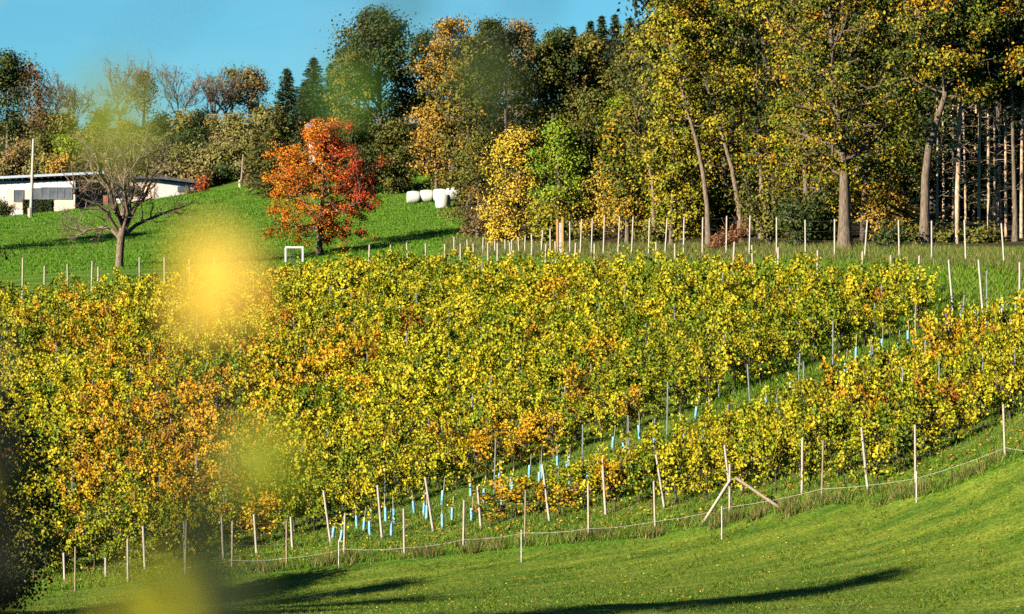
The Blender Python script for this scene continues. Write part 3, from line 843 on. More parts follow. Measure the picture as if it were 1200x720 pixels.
# forest edge, left to right
FT = [
 (448, 276, 12, 135, P_DKG, 'huge dark green oak behind the white bales', dict(n=15000, cb=.08, r0=.36, nb=40, sub=6, sig=.55, size=.30)),
 (412, 270, 56, 62, P_OLV, 'olive tree with reddish top twigs left of the huge oak', dict(n=6000, cb=.15, r0=.25)),
 (418, 262, 150, 80, P_DKG, 'low dark tree shading the meadow right of the red tree', dict(n=4200, cb=.05, r0=.2)),
 (462, 262, 150, 70, P_OLV, 'dense olive bushy tree directly above the white bales', dict(n=4200, cb=.03, r0=.2)),
 (494, 282, 30, 74, P_DKG, 'dark green tree between the huge oak and the golden tree', dict(n=5200, cb=.1, r0=.3)),
 (530, 268, 14, 96, P_GOLD, 'tall golden brown tree behind the white bales', dict(n=10000, cb=.1, r0=.34, nb=32, pal2=P_DKG, split=lambda P, r: (P[:, 2] > P[:, 2].max() * .45) & (r.random(len(P)) < .3))),
 (512, 256, 120, 56, P_GOLD, 'golden leaved small tree leaning over the bales', dict(n=3000, cb=.25, r0=.16)),
 (575, 272, 16, 88, P_DKG, 'tall dark green tree right of the golden tree', dict(n=9500, cb=.1, r0=.36, nb=30)),
 (560, 214, 150, 58, P_OLV, 'olive brown small tree at the forest corner by the meadow', dict(n=5200, cb=.03, r0=.14, size=.17, pal2=P_RUS, split=lambda P, r: (P[:, 2] < P[:, 2].max() * .45) & (r.random(len(P)) < .75))),
 (612, 250, 12, 66, P_TAN, 'tall tan tree with thinning crown on the skyline', dict(n=4600, cb=.2, r0=.28, nb=26)),
 (604, 207, 150, 78, P_YEL, 'bright yellow tree at the forest edge above the narrow gate', dict(n=6500, cb=.03, r0=.14, size=.18)),
 (655, 203, 140, 66, P_LIME, 'lime green tree beside the bright yellow tree', dict(n=6200, cb=.03, r0=.16, size=.18, pal2=P_YG, split=lambda P, r: P[:, 2] < P[:, 2].max() * .3)),
 (648, 240, 40, 80, P_OLV, 'tall olive tree behind the lime green tree', dict(n=6200, cb=.1, r0=.3)),
 (690, 205, 100, 62, P_OLV, 'ivy grown olive tree right of the lime green tree', dict(n=6000, cb=.03, r0=.2, size=.19, pal2=P_DKG, split=lambda P, r: r.random(len(P)) < .35)),
 (686, 246, 44, 70, P_TAN, 'tall brownish tree behind the ivy grown tree', dict(n=5200, cb=.1, r0=.28)),
 (722, 214, 110, 56, P_LIME, 'sunlit lime yellow tree over a dark hollow', dict(n=4200, cb=.45, r0=.18, size=.19)),
 (728, 197, 213, 100, P_YEL, 'low golden yellow thicket tree behind the upper fence', dict(n=4800, cb=.02, r0=.1, size=.17, pal2=P_GOLD, split=lambda P, r: r.random(len(P)) < .5)),
 (740, 238, 46, 70, P_OLV, 'high olive tree behind the dark hollow', dict(n=5200, cb=.1, r0=.26)),
]
for px, d, top, w, pal, lab, kw in FT:
    leafy(px, d, top, w, pal, lab, **kw)

# right half: trees with their trunks showing, each trunk traced as it leans
TR = [
 (768, 188, [(766, 250, 0), (765, 210, .2), (756, 178, .4), (748, 140, .5), (757, 95, .6), (752, 70, .7), (744, 38, .8)], 92, P_OLV, 'slender forked tree with thin olive crown at the upper fence', dict(n=2600, cb=.34, r0=0.131, nb=26, sub=4, sig=.34, bark='bark_pale')),
 (787, 184, [(787, 250, 0), (789, 205, .2), (789, 160, .2), (786, 110, 0), (790, 60, 0)], 60, P_YG, 'ivy wrapped straight tree next to the forked one', dict(n=4200, cb=.10, r0=0.131, nb=34, sig=.34)),
 (831, 180, [(829, 240, 0), (824, 200, .1), (817, 165, .3), (807, 130, .3), (797, 90, .4), (786, 58, .4), (780, 30, .4)], 104, P_YG, 'tree with pale trunk curving up to the left', dict(n=2400, cb=.5, r0=0.164, nb=20, sub=4, sig=.34, bark='bark_pale')),
 (870, 182, [(866, 240, 0), (858, 195, .1), (848, 160, .3), (838, 125, .3), (824, 85, .4), (806, 50, .4), (800, 6, .4)], 140, P_OAK, 'bent oak leaning left with golden top against the sky', dict(n=5000, cb=.6, r0=0.164, nb=28, sig=.36, bark='bark_pale')),
 (893, 185, [(893, 240, 0), (892, 190, .1), (889, 150, .3), (884, 110, .3), (872, 60, .4), (866, -10, .4)], 130, P_YG, 'upright oak with yellow green leaves right of the bent one', dict(n=4200, cb=.34, r0=0.177, nb=28, sig=.36, bark='bark_pale')),
 (868, 215, [(868, 230, 0), (867, 170, 0), (866, 100, 0), (866, 30, 0), (868, -40, 0)], 150, P_OAKG, 'tall green tree behind the bent oak', dict(n=6000, cb=.12, r0=0.184)),
 (820, 225, [(820, 230, 0), (822, 170, 0), (822, 100, 0), (824, 10, 0)], 120, P_OLV, 'tall olive tree behind the two leaning trunks', dict(n=6000, cb=.1, r0=0.184)),
 (991, 168, [(990, 250, 0), (990, 205, .1), (986, 160, .2), (980, 120, .2), (976, 70, 0), (972, 10, -.2), (968, -70, -.2)], 205, P_OAK, 'massive oak with thick grey trunk and golden green crown', dict(n=12000, cb=.27, r0=.34, nb=50, sub=6, size=.2, sig=.34)),
 (945, 176, [(945, 250, 0), (944, 190, .1), (946, 130, .1), (950, 60, 0), (950, -50, 0)], 160, P_OAK, 'oak with broad yellow crown left of the massive one', dict(n=8000, cb=.2, r0=.22, nb=36, sub=6, size=.2, sig=.34)),
 (1014, 176, [(1012, 260, 0), (1014, 205, 0), (1018, 150, .2), (1022, 80, .3), (1026, -40, 0)], 140, P_OAKG, 'dark trunked tree right of the massive oak', dict(n=6500, cb=.38, r0=0.223, nb=32, sig=.36, bark='bark_dark')),
 (1084, 167, [(1084, 250, 0), (1085, 205, .1), (1089, 170, .1), (1099, 138, .2), (1108, 110, .2), (1108, 90, .2), (1101, 66, .2), (1085, 40, .1), (1065, -20, 0)], 190, P_OAK, 'tall oak with forked bare limbs over the pine trunks', dict(n=6600, cb=.55, r0=.27, nb=30, sub=5, size=.2, sig=.36, prof=lambda u: .6 + .4 * u)),
 (1190, 168, [(1190, 250, 0), (1188, 190, 0), (1186, 120, 0), (1182, 50, 0), (1180, -50, 0)], 170, P_OAK, 'oak at the upper right corner with orange tinged leaves', dict(n=4600, cb=.7, r0=0.157, nb=26, sub=5, size=.2, sig=.36)),
]
for px, d, pth, w, pal, lab, kw in TR:
    leafy(px, d, pth[-1][1], w, pal, lab, name='oak_tree' if 'oak' in lab else 'broadleaf_tree', path=pth, **kw)

MT = [
 (800, 190, 70, 84, P_YG, 'yellow green tree standing behind the first curving trunk', dict(n=5200, cb=.06, r0=.16, nb=30)),
 (850, 196, 40, 96, P_OAK, 'golden green tree filling the gap behind the bent oak', dict(n=6000, cb=.06, r0=.18, nb=32)),
 (912, 190, 60, 90, P_DKG, 'dark green tree filling the gap right of the upright oak', dict(n=5600, cb=.05, r0=.18, nb=32)),
 (768, 200, 80, 80, P_DKG, 'dark green tree filling in behind the forked tree', dict(n=5200, cb=.05, r0=.16, nb=30)),
 (930, 182, 120, 76, P_YG, 'yellow green young tree under the crown of the massive oak', dict(n=4600, cb=.05, r0=.14, nb=28)),
 (1030, 184, 110, 80, P_OAK, 'amber and green young tree between the two thick trunks', dict(n=4600, cb=.10, r0=.14, nb=28)),
 (1060, 190, 20, 100, P_OAKG, 'dark green tree rising behind the forked bare limbs', dict(n=5600, cb=.2, r0=.2, nb=30)),
 (735, 190, 120, 60, P_OAK, 'golden olive tree between dark hollow and forked tree', dict(n=4200, cb=.2, r0=.14, nb=26)),
]
for px, d, top, w, pal, lab, kw in MT:
    leafy(px, d, top, w, pal, lab, **kw)

# understory at the forest edge
US = [
 (812, 192, 205, 56, P_YG, 'yellow green thicket between the curving trunks', 2600),
 (850, 194, 190, 70, P_OLV, 'olive thicket behind the curving trunks', 3200),
 (775, 195, 190, 60, P_YG, 'yellowish thicket behind the forked tree', 2800),
 (905, 176, 185, 64, P_OLV, 'green thicket left of the dark bush', 3200),
 (940, 172, 205, 62, P_DKG, 'dark green bush left of the thick grey trunk', 3400),
 (962, 178, 190, 50, P_LIME, 'fresh green bush behind the thick grey trunk', 2400),
 (1045, 172, 205, 64, P_GOLD, 'orange golden bush between the two thick trunks', 3200),
 (1042, 166, 255, 34, P_DKG, 'low green bush in front of the orange one', 1200),
 (1020, 185, 170, 60, P_GOLD, 'amber bush behind the dark trunk', 2400),
 (1068, 170, 262, 30, P_OLV, 'low olive bush left of the right thick trunk', 900),
 (1110, 170, 268, 40, P_OLV, 'low bramble bush at the foot of the pine trunks', 900),
 (1150, 168, 272, 46, P_OLV, 'bramble patch between the pine trunks', 900),
 (470, 262, 212, 60, P_DKG, 'dark bush directly behind the left white bales', 2400),
 (520, 262, 205, 60, P_OLV, 'olive bush directly behind the right white bales', 2400),
 (430, 268, 205, 54, P_DKG, 'dark bush at the top of the grass right of the red tree', 2400),
 (552, 246, 205, 50, P_OLV, 'olive bush between bales and the olive brown tree', 2200),
 (640, 200, 235, 44, P_YG, 'low yellowish bush behind the narrow gate', 1600),
 (585, 208, 232, 40, P_YEL, 'low yellow bush left of the narrow gate', 1600),
 (690, 198, 262, 50, P_OLV, 'low dull bush behind the upper fence', 1300),
 (765, 188, 262, 40, P_OLV, 'low bush at the foot of the forked tree', 1000),
 (1092, 200, 120, 60, P_OAKG, 'dim bush high behind the forked bare limbs', 1600),
]
for px, d, top, w, pal, lab, n in US:
    shrub(px, d, top, w, pal, lab, n=n, size=.17, sig=.4)

# straight pine trunks at the right forest edge
PT = [(1098, 172, .09, 'slim'), (1121, 168, .17, 'thick pale'), (1117, 174, .09, 'slim'), (1132, 178, .08, 'slim'), (1147, 169, .10, 'leaning'), (1159, 170, .11, 'pale'),
      (1166, 176, .08, 'slim'), (1171, 182, .09, 'slim'), (1179, 172, .10, 'slim'), (1188, 178, .11, 'slim'), (1197, 170, .12, 'pale'), (1208, 172, .12, 'pale'), (1141, 188, .1, 'slim'), (1106, 186, .1, 'slim')]
pine_names = ['first', 'second', 'third', 'fourth', 'fifth', 'sixth', 'seventh', 'eighth', 'ninth', 'tenth', 'eleventh', 'twelfth', 'thirteenth', 'fourteenth']
order = {q: i for i, q in enumerate(sorted(range(len(PT)), key=lambda j: PT[j][0]))}
for i, (px, d, r0, word) in enumerate(PT):
    r0 *= .72
    rng = rngn(); g = gp(px, d); H = rng.uniform(15, 19)
    tb = MB(); T = wobble_path(rng, H, (rng.normal() * .2 + (.5 if word == 'leaning' else 0), 0), .006, 8)
    tb.tube(T, r0 * np.linspace(1.15, .3, 8), 8)
    for q in range(34):
        t = rng.uniform(.12, .5); p = along(T, t); az = rng.random() * 6.28
        B = limb(rng, p, (math.cos(az), math.sin(az), rng.uniform(-.3, .15)), rng.uniform(.4, 1.5), -.1, .2, 3)
        tb.tube(B, .014 * np.linspace(1, .4, 4), 3, cap=False)
    t2, lb = conifer(rng, H, 4.4, .47, .05, .9, P_SPR, .25, .5)
    put('pine_tree', '%s pine trunk from the left in the dark stand at right' % (word + ', ' + pine_names[order[i]]), 'conifer', (g[0], g[1], g[2] - .1), tb, lb, 'bark_pine', 'needle')

# wall of trees deeper in the wood: copies of a few dark trees, each an object of its own
deep = []
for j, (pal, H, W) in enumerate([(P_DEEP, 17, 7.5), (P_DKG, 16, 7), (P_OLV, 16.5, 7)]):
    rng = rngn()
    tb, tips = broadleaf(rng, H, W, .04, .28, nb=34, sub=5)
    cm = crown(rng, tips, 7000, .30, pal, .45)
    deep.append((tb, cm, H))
deep_root = {}
rngd = np.random.default_rng(77)
slots = []
for d, step, px0, px1 in ((222, 46, 760, 1380), (246, 42, 560, 1380), (276, 40, 520, 1330), (206, 44, 1085, 1400), (192, 40, 1120, 1400)):
    px = px0
    while px < px1:
        slots.append((px + rngd.uniform(-10, 10), d + rngd.uniform(-8, 8))); px += step
for i, (px, d) in enumerate(slots):
    j = i % 3 if px < 800 else (0 if i % 4 else 1)
    g = gp(px, d)
    want = None
    if px < 800:                       # keep the skyline of the photograph
        topy = np.interp(px, [520, 560, 620, 660, 700, 740, 780, 800], [50, 32, 20, 28, 36, 42, 46, 36])
        want = ((360 - topy) / FPX * d - g[2])
    sc = (want / deep[j][2]) if want else rngd.uniform(.95, 1.25)
    sc = max(.55, min(sc, 1.35))
    side = 'behind the leaning trunks' if px < 900 else ('behind the massive oak' if px < 1080 else 'behind the pine trunks')
    if px < 760: side = 'behind the lime and yellow trees'
    kind = ['dark green', 'mossy green', 'olive'][j]
    lab = '%s tree in the deep of the wood %s' % (kind, side)
    grp = '%s trees deep in the wood %s' % (kind, side)
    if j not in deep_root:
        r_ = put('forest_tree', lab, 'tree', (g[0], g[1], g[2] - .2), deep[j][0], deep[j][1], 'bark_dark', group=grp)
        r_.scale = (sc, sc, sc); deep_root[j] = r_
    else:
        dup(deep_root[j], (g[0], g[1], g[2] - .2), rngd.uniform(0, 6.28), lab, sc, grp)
# spruces on the forest skyline
sk = [(672, 300, 28, 34, 'leftmost'), (692, 305, 22, 36, 'second'), (706, 296, 16, 40, 'third'), (722, 300, 14, 40, 'fourth'), (738, 292, 18, 40, 'fifth'), (752, 300, 24, 36, 'sixth'), (766, 296, 44, 36, 'seventh'), (778, 300, 52, 30, 'rightmost')]
proto = None
for px, d, top, w, word in sk:
    g = gp(px, d); H = (360 - top) * d / FPX - g[2]
    lab = '%s dark spruce of the row on the forest skyline' % word
    if proto is None:
        proto = spruce(px, d, top, 62, lab, group='spruces on the forest skyline'); pH = H
    else:
        dup(proto, (g[0], g[1], g[2] - .1), rngd.uniform(0, 6.28), lab, H / pH)

# ---------------------------------------------------------------- trees that stand just left of the picture and throw their shadows in
rng = rngn(); x, y = -14.6, 83.0
tb, tips = broadleaf(rng, 15.4, 5.0, .40, .30, nb=38, sub=6, prof=lambda u: (.9 - .6 * u))
cm = crown(rng, tips, 12000, .17, [((.05, .06, .012), .5), ((.14, .09, .02), .3), ((.30, .10, .02), .2)], .42)
put('cherry_tree', 'dark tree with brownish leaves reaching in at the left edge', 'tree', (x, y, z1(x, y) - .1), tb, cm)
rng = rngn(); x, y = -17.3, 113.0
tb, tips = broadleaf(rng, 6.4, 4.6, .04, .16, nb=28, sub=6)
put('hazel_bush', 'round dark bush at the lower left corner above the lawn', 'shrub', (x, y, z1(x, y) - .1), tb, crown(rng, tips, 8000, .15, P_DKG, .4))
for (x, y, H, W, lab) in [(-17.6, 91.5, 6.5, 5.0, 'low spreading dark bush left of the picture by the lawn corner'), (-24.0, 89.0, 9.0, 8.0, 'broad dark tree well left of the picture beside the lawn'), (-21.5, 96.0, 10.0, 6.0, 'dark tree left of the picture shading the corner bushes'), (-19.2, 99.0, 7.5, 5.0, 'dark leafy tree just left of the picture beside the mown lawn'), (-17.8, 105.5, 8.0, 4.4, 'dense dark bush at the left edge between lawn and vines'), (-22.5, 108, 9.0, 6, 'taller dark tree behind the bush left of the picture')]:
    rng = rngn(); tb, tips = broadleaf(rng, H, W, .04, .16, nb=30, sub=6)
    put('hazel_bush', lab, 'shrub', (x, y, z1(x, y) - .1), tb, crown(rng, tips, 8000, .16, P_DKG, .4))
rng = rngn(); x, y = -39.5, 232.0
tb, tips = broadleaf(rng, 8.5, 7.0, .1, .2, nb=28, sub=6)
put('broadleaf_tree', 'rounded tree beside the meadow just outside the left edge', 'tree', (x, y, z1(x, y) - .1), tb, crown(rng, tips, 7000, .2, P_DKG, .45))
# ---------------------------------------------------------------- vineyard
ORD = ['first','second','third','fourth','fifth','sixth','seventh','eighth','ninth','tenth','eleventh','twelfth','thirteenth','fourteenth','fifteenth','sixteenth','seventeenth','eighteenth','nineteenth','twentieth']
def ordn(k):
    return ORD[k] if k < 20 else 'twenty-' + ORD[k - 20] if k < 29 else 'thirtieth' if k == 29 else 'thirty-' + ORD[k - 30]

PA = hit(470, 612)[:2]; PB = hit(1180, 372)[:2]
rdir = (PB - PA) / np.linalg.norm(PB - PA)            # row direction, up the slope to the right
rnorm = np.array([rdir[1], -rdir[0]])                 # across the rows, towards the lower right
ROW_ANG = math.atan2(rdir[1], rdir[0])
# lower end posts of the rows: base and top in the photograph
ends = [(30,684,28,632),(76,682,75,648),(124,675,124,648),(170,668,168,617),(217,662,216,612),(262,655,260,606),(301,650,298,603),(343,645,341,606),(388,639,380,575),(448,632,443,569),(508,623,499,560),(564,620,560,570),(644,612,636,545),(710,604,706,538),(779,597,769,533),(857,588,849,522),(940,580,940,513),(1017,573,1009,501)]
row_c = []
rows = []                                             # (c, start point, index from the right)
for (bx, by, tx, ty) in ends:
    P = hit(bx, by); rows.append((rnorm @ P[:2], P))
spc = np.mean(np.diff([r[0] for r in rows[:8]]))
cs = [r[0] for r in rows]
low_y = lambda x: fence_y(x) + 1.6
nlow = len(rows)
c_strip = rnorm @ hit(640, 546)[:2]
print('strip', c_strip, cs)
c0 = cs[0]
more = []
c = c0 - spc
pTL = hit(-60, 326)[:2]
while c > rnorm @ pTL - 3:
    more.append(c); c -= 1.85
row_list = [(c, None, 'main') for c in more[::-1]] + [(cs[i], rows[i][1], 'band' if i >= 11 else ('young' if cs[i] > c_strip else 'main')) for i in range(nlow) if not (cs[i] <= c_strip and i % 2 == 1)]
for a_i, b_i in ((14, 15), (15, 16), (16, 17)):       # rows between the widest spaced end posts
    row_list.append(((cs[a_i] + cs[b_i]) / 2, (rows[a_i][1] + rows[b_i][1]) / 2, 'band'))
row_list.sort(key=lambda r: r[0])
nlow = sum(1 for r in row_list if r[1] is not None)

def patch(px, py, blobs):
    v = 0
    for (bx, by, r, a) in blobs: v = v + a * np.exp(-((px - bx) ** 2 + ((py - by) * 1.3) ** 2) / (r * r))
    return v
ORB = [(210, 480, 110, .50), (110, 560, 100, .42), (90, 390, 90, .4), (280, 560, 60, .35), (1120, 430, 90, .4), (950, 500, 70, .25), (390, 430, 80, .5), (330, 350, 60, .3), (620, 540, 110, .7), (740, 500, 60, .4), (900, 320, 50, .25), (640, 340, 60, .25), (240, 520, 70, .5)]
RUB = [(495, 375, 34, .42), (1108, 470, 16, 1.0), (1160, 455, 25, .35), (230, 590, 40, .3), (300, 480, 30, .25), (690, 320, 30, .3), (150, 560, 40, .3)]
GRB = [(930, 340, 130, .6), (760, 420, 120, .35), (480, 340, 120, .3), (300, 560, 110, .5), (240, 430, 60, .4), (560, 420, 60, .25), (120, 620, 80, .4), (60, 360, 60, .5), (700, 360, 80, .3), (1000, 500, 80, .3)]
V_G = [((.10, .165, .005), .45), ((.28, .30, .008), .35), ((.50, .40, .010), .20)]
V_Y = [((.56, .43, .010), .44), ((.38, .37, .008), .34), ((.11, .16, .005), .22)]
V_O = [((.60, .29, .007), .38), ((.54, .38, .010), .32), ((.14, .16, .007), .20), ((.26, .11, .01), .12)]
V_R = [((.32, .075, .008), .3), ((.44, .19, .01), .36), ((.16, .15, .01), .34)]
V_PAL = [[(tuple(c * .94 for c in col), w) for col, w in p] for p in (V_G, V_Y, V_O, V_R)]
V_WORD = ['green and yellow', 'golden yellow', 'orange tinged', 'russet leaved']

def vine_geom(rng, n, pal, size, far=False):
    """one trellised vine: x along the row. returns wood builder, leaf builder"""
    wb = MB(); lb = MB()
    if not far:
        T = np.array([(rng.normal() * .03, rng.normal() * .03, z) for z in (0, .25, .5, .78)])
        T[0, :2] = 0
        wb.tube(T, [.045, .032, .03, .028], 6, cap=False)
        for s in (-1, 1):
            A = np.array([T[-1], T[-1] + (s * .25, 0, .08), T[-1] + (s * .62, rng.normal() * .03, .06)])
            wb.tube(A, [.025, .018, .012], 4, cap=False)
    ns = 9; pts = []; shoot = []
    nn = n // ns
    for k in range(ns):
        x = -.62 + 1.24 * (k + rng.random()) / ns
        top = rng.uniform(1.35, 2.0) + (.3 if rng.random() < .22 else 0)
        lean = rng.normal() * .22; out = rng.normal() * .12
        t = np.linspace(0, 1, 6)
        S = np.stack([x + lean * t, out * t ** 1.5, .8 + (top - .8) * t], 1)
        if rng.random() < .35:                       # a shoot that hangs over to one side
            sd = 1 if rng.random() < .5 else -1
            S[4:, 1] += sd * np.array([.22, .42]); S[5, 2] -= .30
        if not far: wb.tube(S, np.linspace(.011, .005, 6), 3, cap=False)
        q = rng.random(nn) ** .9
        P = np.array([np.interp(q, t, S[:, j]) for j in range(3)]).T + rng.normal(size=(nn, 3)) * np.array([.085, .11, .09])
        pts.append(P); shoot += [k] * len(P)
    # leaves hanging low round the cordon
    m = n // 5
    P = np.stack([rng.uniform(-.62, .62, m), rng.normal(size=m) * .17, rng.uniform(.32, 1.0, m)], 1); pts.append(P); shoot += list(rng.integers(0, ns, m))
    P = np.vstack(pts); shoot = np.array(shoot)
    a_ = rng.uniform(0, 6.28, 6)                     # holes between the shoots
    h_ = (np.sin(P[:, 0] * 6 + a_[0] + 2 * np.sin(P[:, 2] * 3 + a_[1])) + np.sin(P[:, 2] * 6 + a_[2] + 1.5 * np.sin(P[:, 0] * 5 + a_[3])) + np.sin((P[:, 0] + P[:, 2]) * 5 + P[:, 1] * 9 + a_[4])) / 3
    kp = h_ + rng.normal(size=len(P)) * .12 > .02
    P = P[kp]; shoot = shoot[kp]; m = len(P)
    P[:, 1] = P[:, 1] * 1.2 + .30 * np.sin(P[:, 0] * 5.2 + a_[5]) * np.sin(P[:, 2] * 3.6 + a_[1] + P[:, 0])
    side = np.sign(P[:, 1] + rng.normal(size=m) * .1)
    N = np.stack([rng.normal(size=m) * .42, side * .85, .30 + rng.normal(size=m) * .36], 1); N /= np.linalg.norm(N, axis=1)[:, None]
    T = np.stack([rng.normal(size=m) * .6, side * .3, -np.ones(m)], 1)
    sc_ = pal_pick(rng, pal, ns, .15)[shoot]
    C = sc_ * .72 + pal_pick(rng, pal, m, .25) * .28
    leaves(lb, P, N, size * rng.uniform(.65, 1.3, m), C, rng, .95, T, .12)
    return wb, lb

NV = 5
vine_me = {}
for pi, pal in enumerate(V_PAL):
    for v in range(NV):
        rng = np.random.default_rng(500 + pi * 20 + v)
        wb, lb = vine_geom(rng, 1150, pal, .098)
        a = bpy.data.meshes.new('vine_trunk'); wb.fill(a, True); a.materials.append(M['vine_wood'])
        b_ = bpy.data.meshes.new('vine_foliage'); lb.fill(b_, False); b_.materials.append(M['leaf'])
        vine_me[pi, v] = (a, b_)
far_geom = {}
for pi, pal in enumerate(V_PAL):
    for v in range(6):
        rng = np.random.default_rng(900 + pi * 20 + v)
        _, lb = vine_geom(rng, 880, pal, .112, True)
        far_geom[pi, v] = (np.concatenate(lb.V), np.concatenate(lb.F), np.concatenate(lb.C))

rngv = np.random.default_rng(42)
young_rows = [i for i, r in enumerate(row_list) if r[2] == 'young']
vines = []
young = []
mid_posts = []
for ri, (c, P0, kind) in enumerate(row_list):
    # parametrise the row: point = rnorm*c + rdir*t ; from the lower edge to the upper edge
    if P0 is not None: t0 = rdir @ P0[:2] + .35
    else: t0 = None
    t = (t0 if t0 is not None else -60.0)
    started = t0 is not None
    k = 0
    while t < 260:
        p = rnorm * c + rdir * t
        if not started:
            if p[1] < low_y(p[0]) + .3 or p[1] < 60:
                t += .4; continue
            started = True; t += rngv.uniform(0, .5); continue
        if p[1] > (top_y(p[0]) - .6 if kind == 'main' else band_y(p[0])): break
        z = z1(p[0], p[1]); q = proj((p[0], p[1], z + 1.2))[0]
        if q[0] > 1360: break
        if q[0] > -120:
            if kind == 'young' and (ri in young_rows[-5:] or rngv.random() > .5): kk = 'young'
            else: kk = kind
            (young if kk == 'young' else vines).append((p[0], p[1], z, q[0], q[1], ri, kind))
            if k % 6 == 0 and k > 0 and (kind != 'young' or ri in [young_rows[-1], young_rows[-2], young_rows[-4]]): mid_posts.append((p[0] + rdir[0] * .5, p[1] + rdir[1] * .5, ri, kind, q[0], q[1]))
        step = 1.16 if kind != 'band' else 1.0
        t += step * rngv.uniform(.94, 1.06); k += 1
print('rows', len(row_list), 'vines', len(vines), 'young', len(young), 'young', sum(r[2]=='young' for r in row_list), 'spacing', spc, 'dir', rdir, [round(float(a - b), 2) for a, b in zip(cs[1:], cs[:-1])])
vines.sort(key=lambda v: v[1] - (4 if 0 < v[3] < 1200 else -60))
N_IND = 296
ROWH = rngv.uniform(.82, 1.14, len(row_list)); ROWG = rngv.normal(size=len(row_list))
def pick_pal(px, py, rng, x, y, ri):
    w1 = float(smooth_noise(x, y, 4.5, 61)) * .30; w2 = float(smooth_noise(x, y, 6.0, 62)) * .22
    o = patch(px, py, ORB) + rng.normal() * .12 + w2; r_ = patch(px, py, RUB) + rng.normal() * .12 + max(0, w2) * .25; g_ = patch(px, py, GRB) + rng.normal() * .16 + w1 + ROWG[ri] * .15
    if r_ > .50: return 3
    if o > .42 and o > g_: return 2
    if g_ > .20: return 0
    return 1
nrow = len(row_list)
n_main = sum(1 for r in row_list if r[2] == 'main')
n_band = 7
def row_name(ri, kind):
    if kind == 'young': return 'sparse young row beside the main block'
    if kind == 'band': return '%s row up from the lower right lawn edge' % ORD[nrow - 1 - ri]
    k = (nrow - nlow + 8) - ri
    k = n_main - 1 - ri
    if kind == 'main' and k < 20: return '%s row above the young blue tubed rows' % ORD[k]
    return 'upper main block'
acc = MB()
for i, (x, y, z, px, py, ri, kind) in enumerate(vines):
    pi = pick_pal(px, py, rngv, x, y, ri)
    rz = ROW_ANG + (math.pi if rngv.random() < .5 else 0) + rngv.normal() * .05
    sc = rngv.uniform(.84, 1.14)
    hz_ = sc * rngv.uniform(.90, 1.06) * ROWH[ri] * (1 + .14 * float(smooth_noise(x, y, 3.5, 63))) * (.8 if kind == 'young' else .84 if kind == 'band' and ri < nrow - 8 else 1.08 if kind == 'band' else 1)
    if i < N_IND:
        rn = row_name(ri, kind)
        root = empty('grapevine', (x, y, z - .03), '%s grapevine in the %s' % (V_WORD[pi], rn), 'grapevine', '%s grapevines in the %s' % (V_WORD[pi], rn), rz)
        root.scale = (sc, sc, hz_)
        a, b_ = vine_me[pi, int(rngv.integers(NV))]
        for nm, me in (('trunk', a), ('foliage', b_)):
            o = bpy.data.objects.new(nm, me); COL.objects.link(o); o.parent = root
    else:
        V, F, C = far_geom[pi, int(rngv.integers(6))]
        cr, sr = math.cos(rz), math.sin(rz)
        W = np.stack([(V[:, 0] * cr - V[:, 1] * sr) * sc + x, (V[:, 0] * sr + V[:, 1] * cr) * sc + y, V[:, 2] * hz_ + z - .03], 1)
        acc.add(W, F, C * rngv.uniform(.85, 1.15))
fo = acc.build('vineyard_foliage', M['leaf'])
tag(fo, 'mass of yellow and green grapevine foliage covering the upper main slope', 'vineyard', kind='stuff')

# young vines in blue tubes
young_ids = [i for i, r in enumerate(row_list) if r[2] == 'young']
def young_word(ri): return ['lowest', 'second', 'third', 'fourth', 'fifth', 'sixth', 'seventh', 'eighth', 'ninth', 'tenth', 'eleventh'][len(young_ids) - 1 - young_ids.index(ri)]
tube_me = bpy.data.meshes.new('tube'); tb = MB(); tb.tube([(0, 0, 0), (0, 0, .25), (0, 0, .52)], .055, 10, cap=False); tb.tube([(0, 0, .515), (0, 0, .30)], .048, 10, cap=False); tb.fill(tube_me, True); tube_me.materials.append(M['tube'])
stake_me = bpy.data.meshes.new('stake'); tb = MB(); tb.tube([(.03, .0, 0), (.03, 0, .5), (.035, .01, .98)], .014, 5); tb.fill(stake_me, True); stake_me.materials.append(M['post'])
sprout_me = bpy.data.meshes.new('sprout'); tb = MB(); rng = rngn(); tb.tube([(.03, 0, .45), (.02, .01, .7), (.03, 0, .97)], .006, 4); P = np.stack([rng.normal(size=26) * .07, rng.normal(size=26) * .07, rng.uniform(.48, .95, 26)], 1); leaves(tb, P, rnd_unit(rng, 26), .10, pal_pick(rng, V_Y, 26), rng, .9); tb.fill(sprout_me, False); sprout_me.materials.append(M['leaf'])
yrow = {}
for (x, y, z, px, py, ri, kind) in young:
    if ri not in young_ids[-5:] or rngv.random() < (.25, .3, .5, .6, .65)[len(young_ids) - 1 - young_ids.index(ri)]: continue
    k = yrow.get(ri, 0); yrow[ri] = k + 1
    lab = '%s blue grow tube from the lower end of the %s young row' % (ordn(k), young_word(ri))
    root = empty('grow_tube', (x, y, z - .02), lab, 'grow tube', 'blue grow tubes in the young vine rows', rngv.uniform(0, 6.28))
    root.rotation_euler = (rngv.normal() * .06, rngv.normal() * .06, root.rotation_euler.z)
    hs = rngv.uniform(.9, 1.1); root.scale = (1, 1, hs)
    ps = [('tube', tube_me), ('stake', stake_me)]
    if rngv.random() < .75: ps.append(('sprout', sprout_me))
    for nm, me in ps:
        o = bpy.data.objects.new(nm, me); COL.objects.link(o); o.parent = root

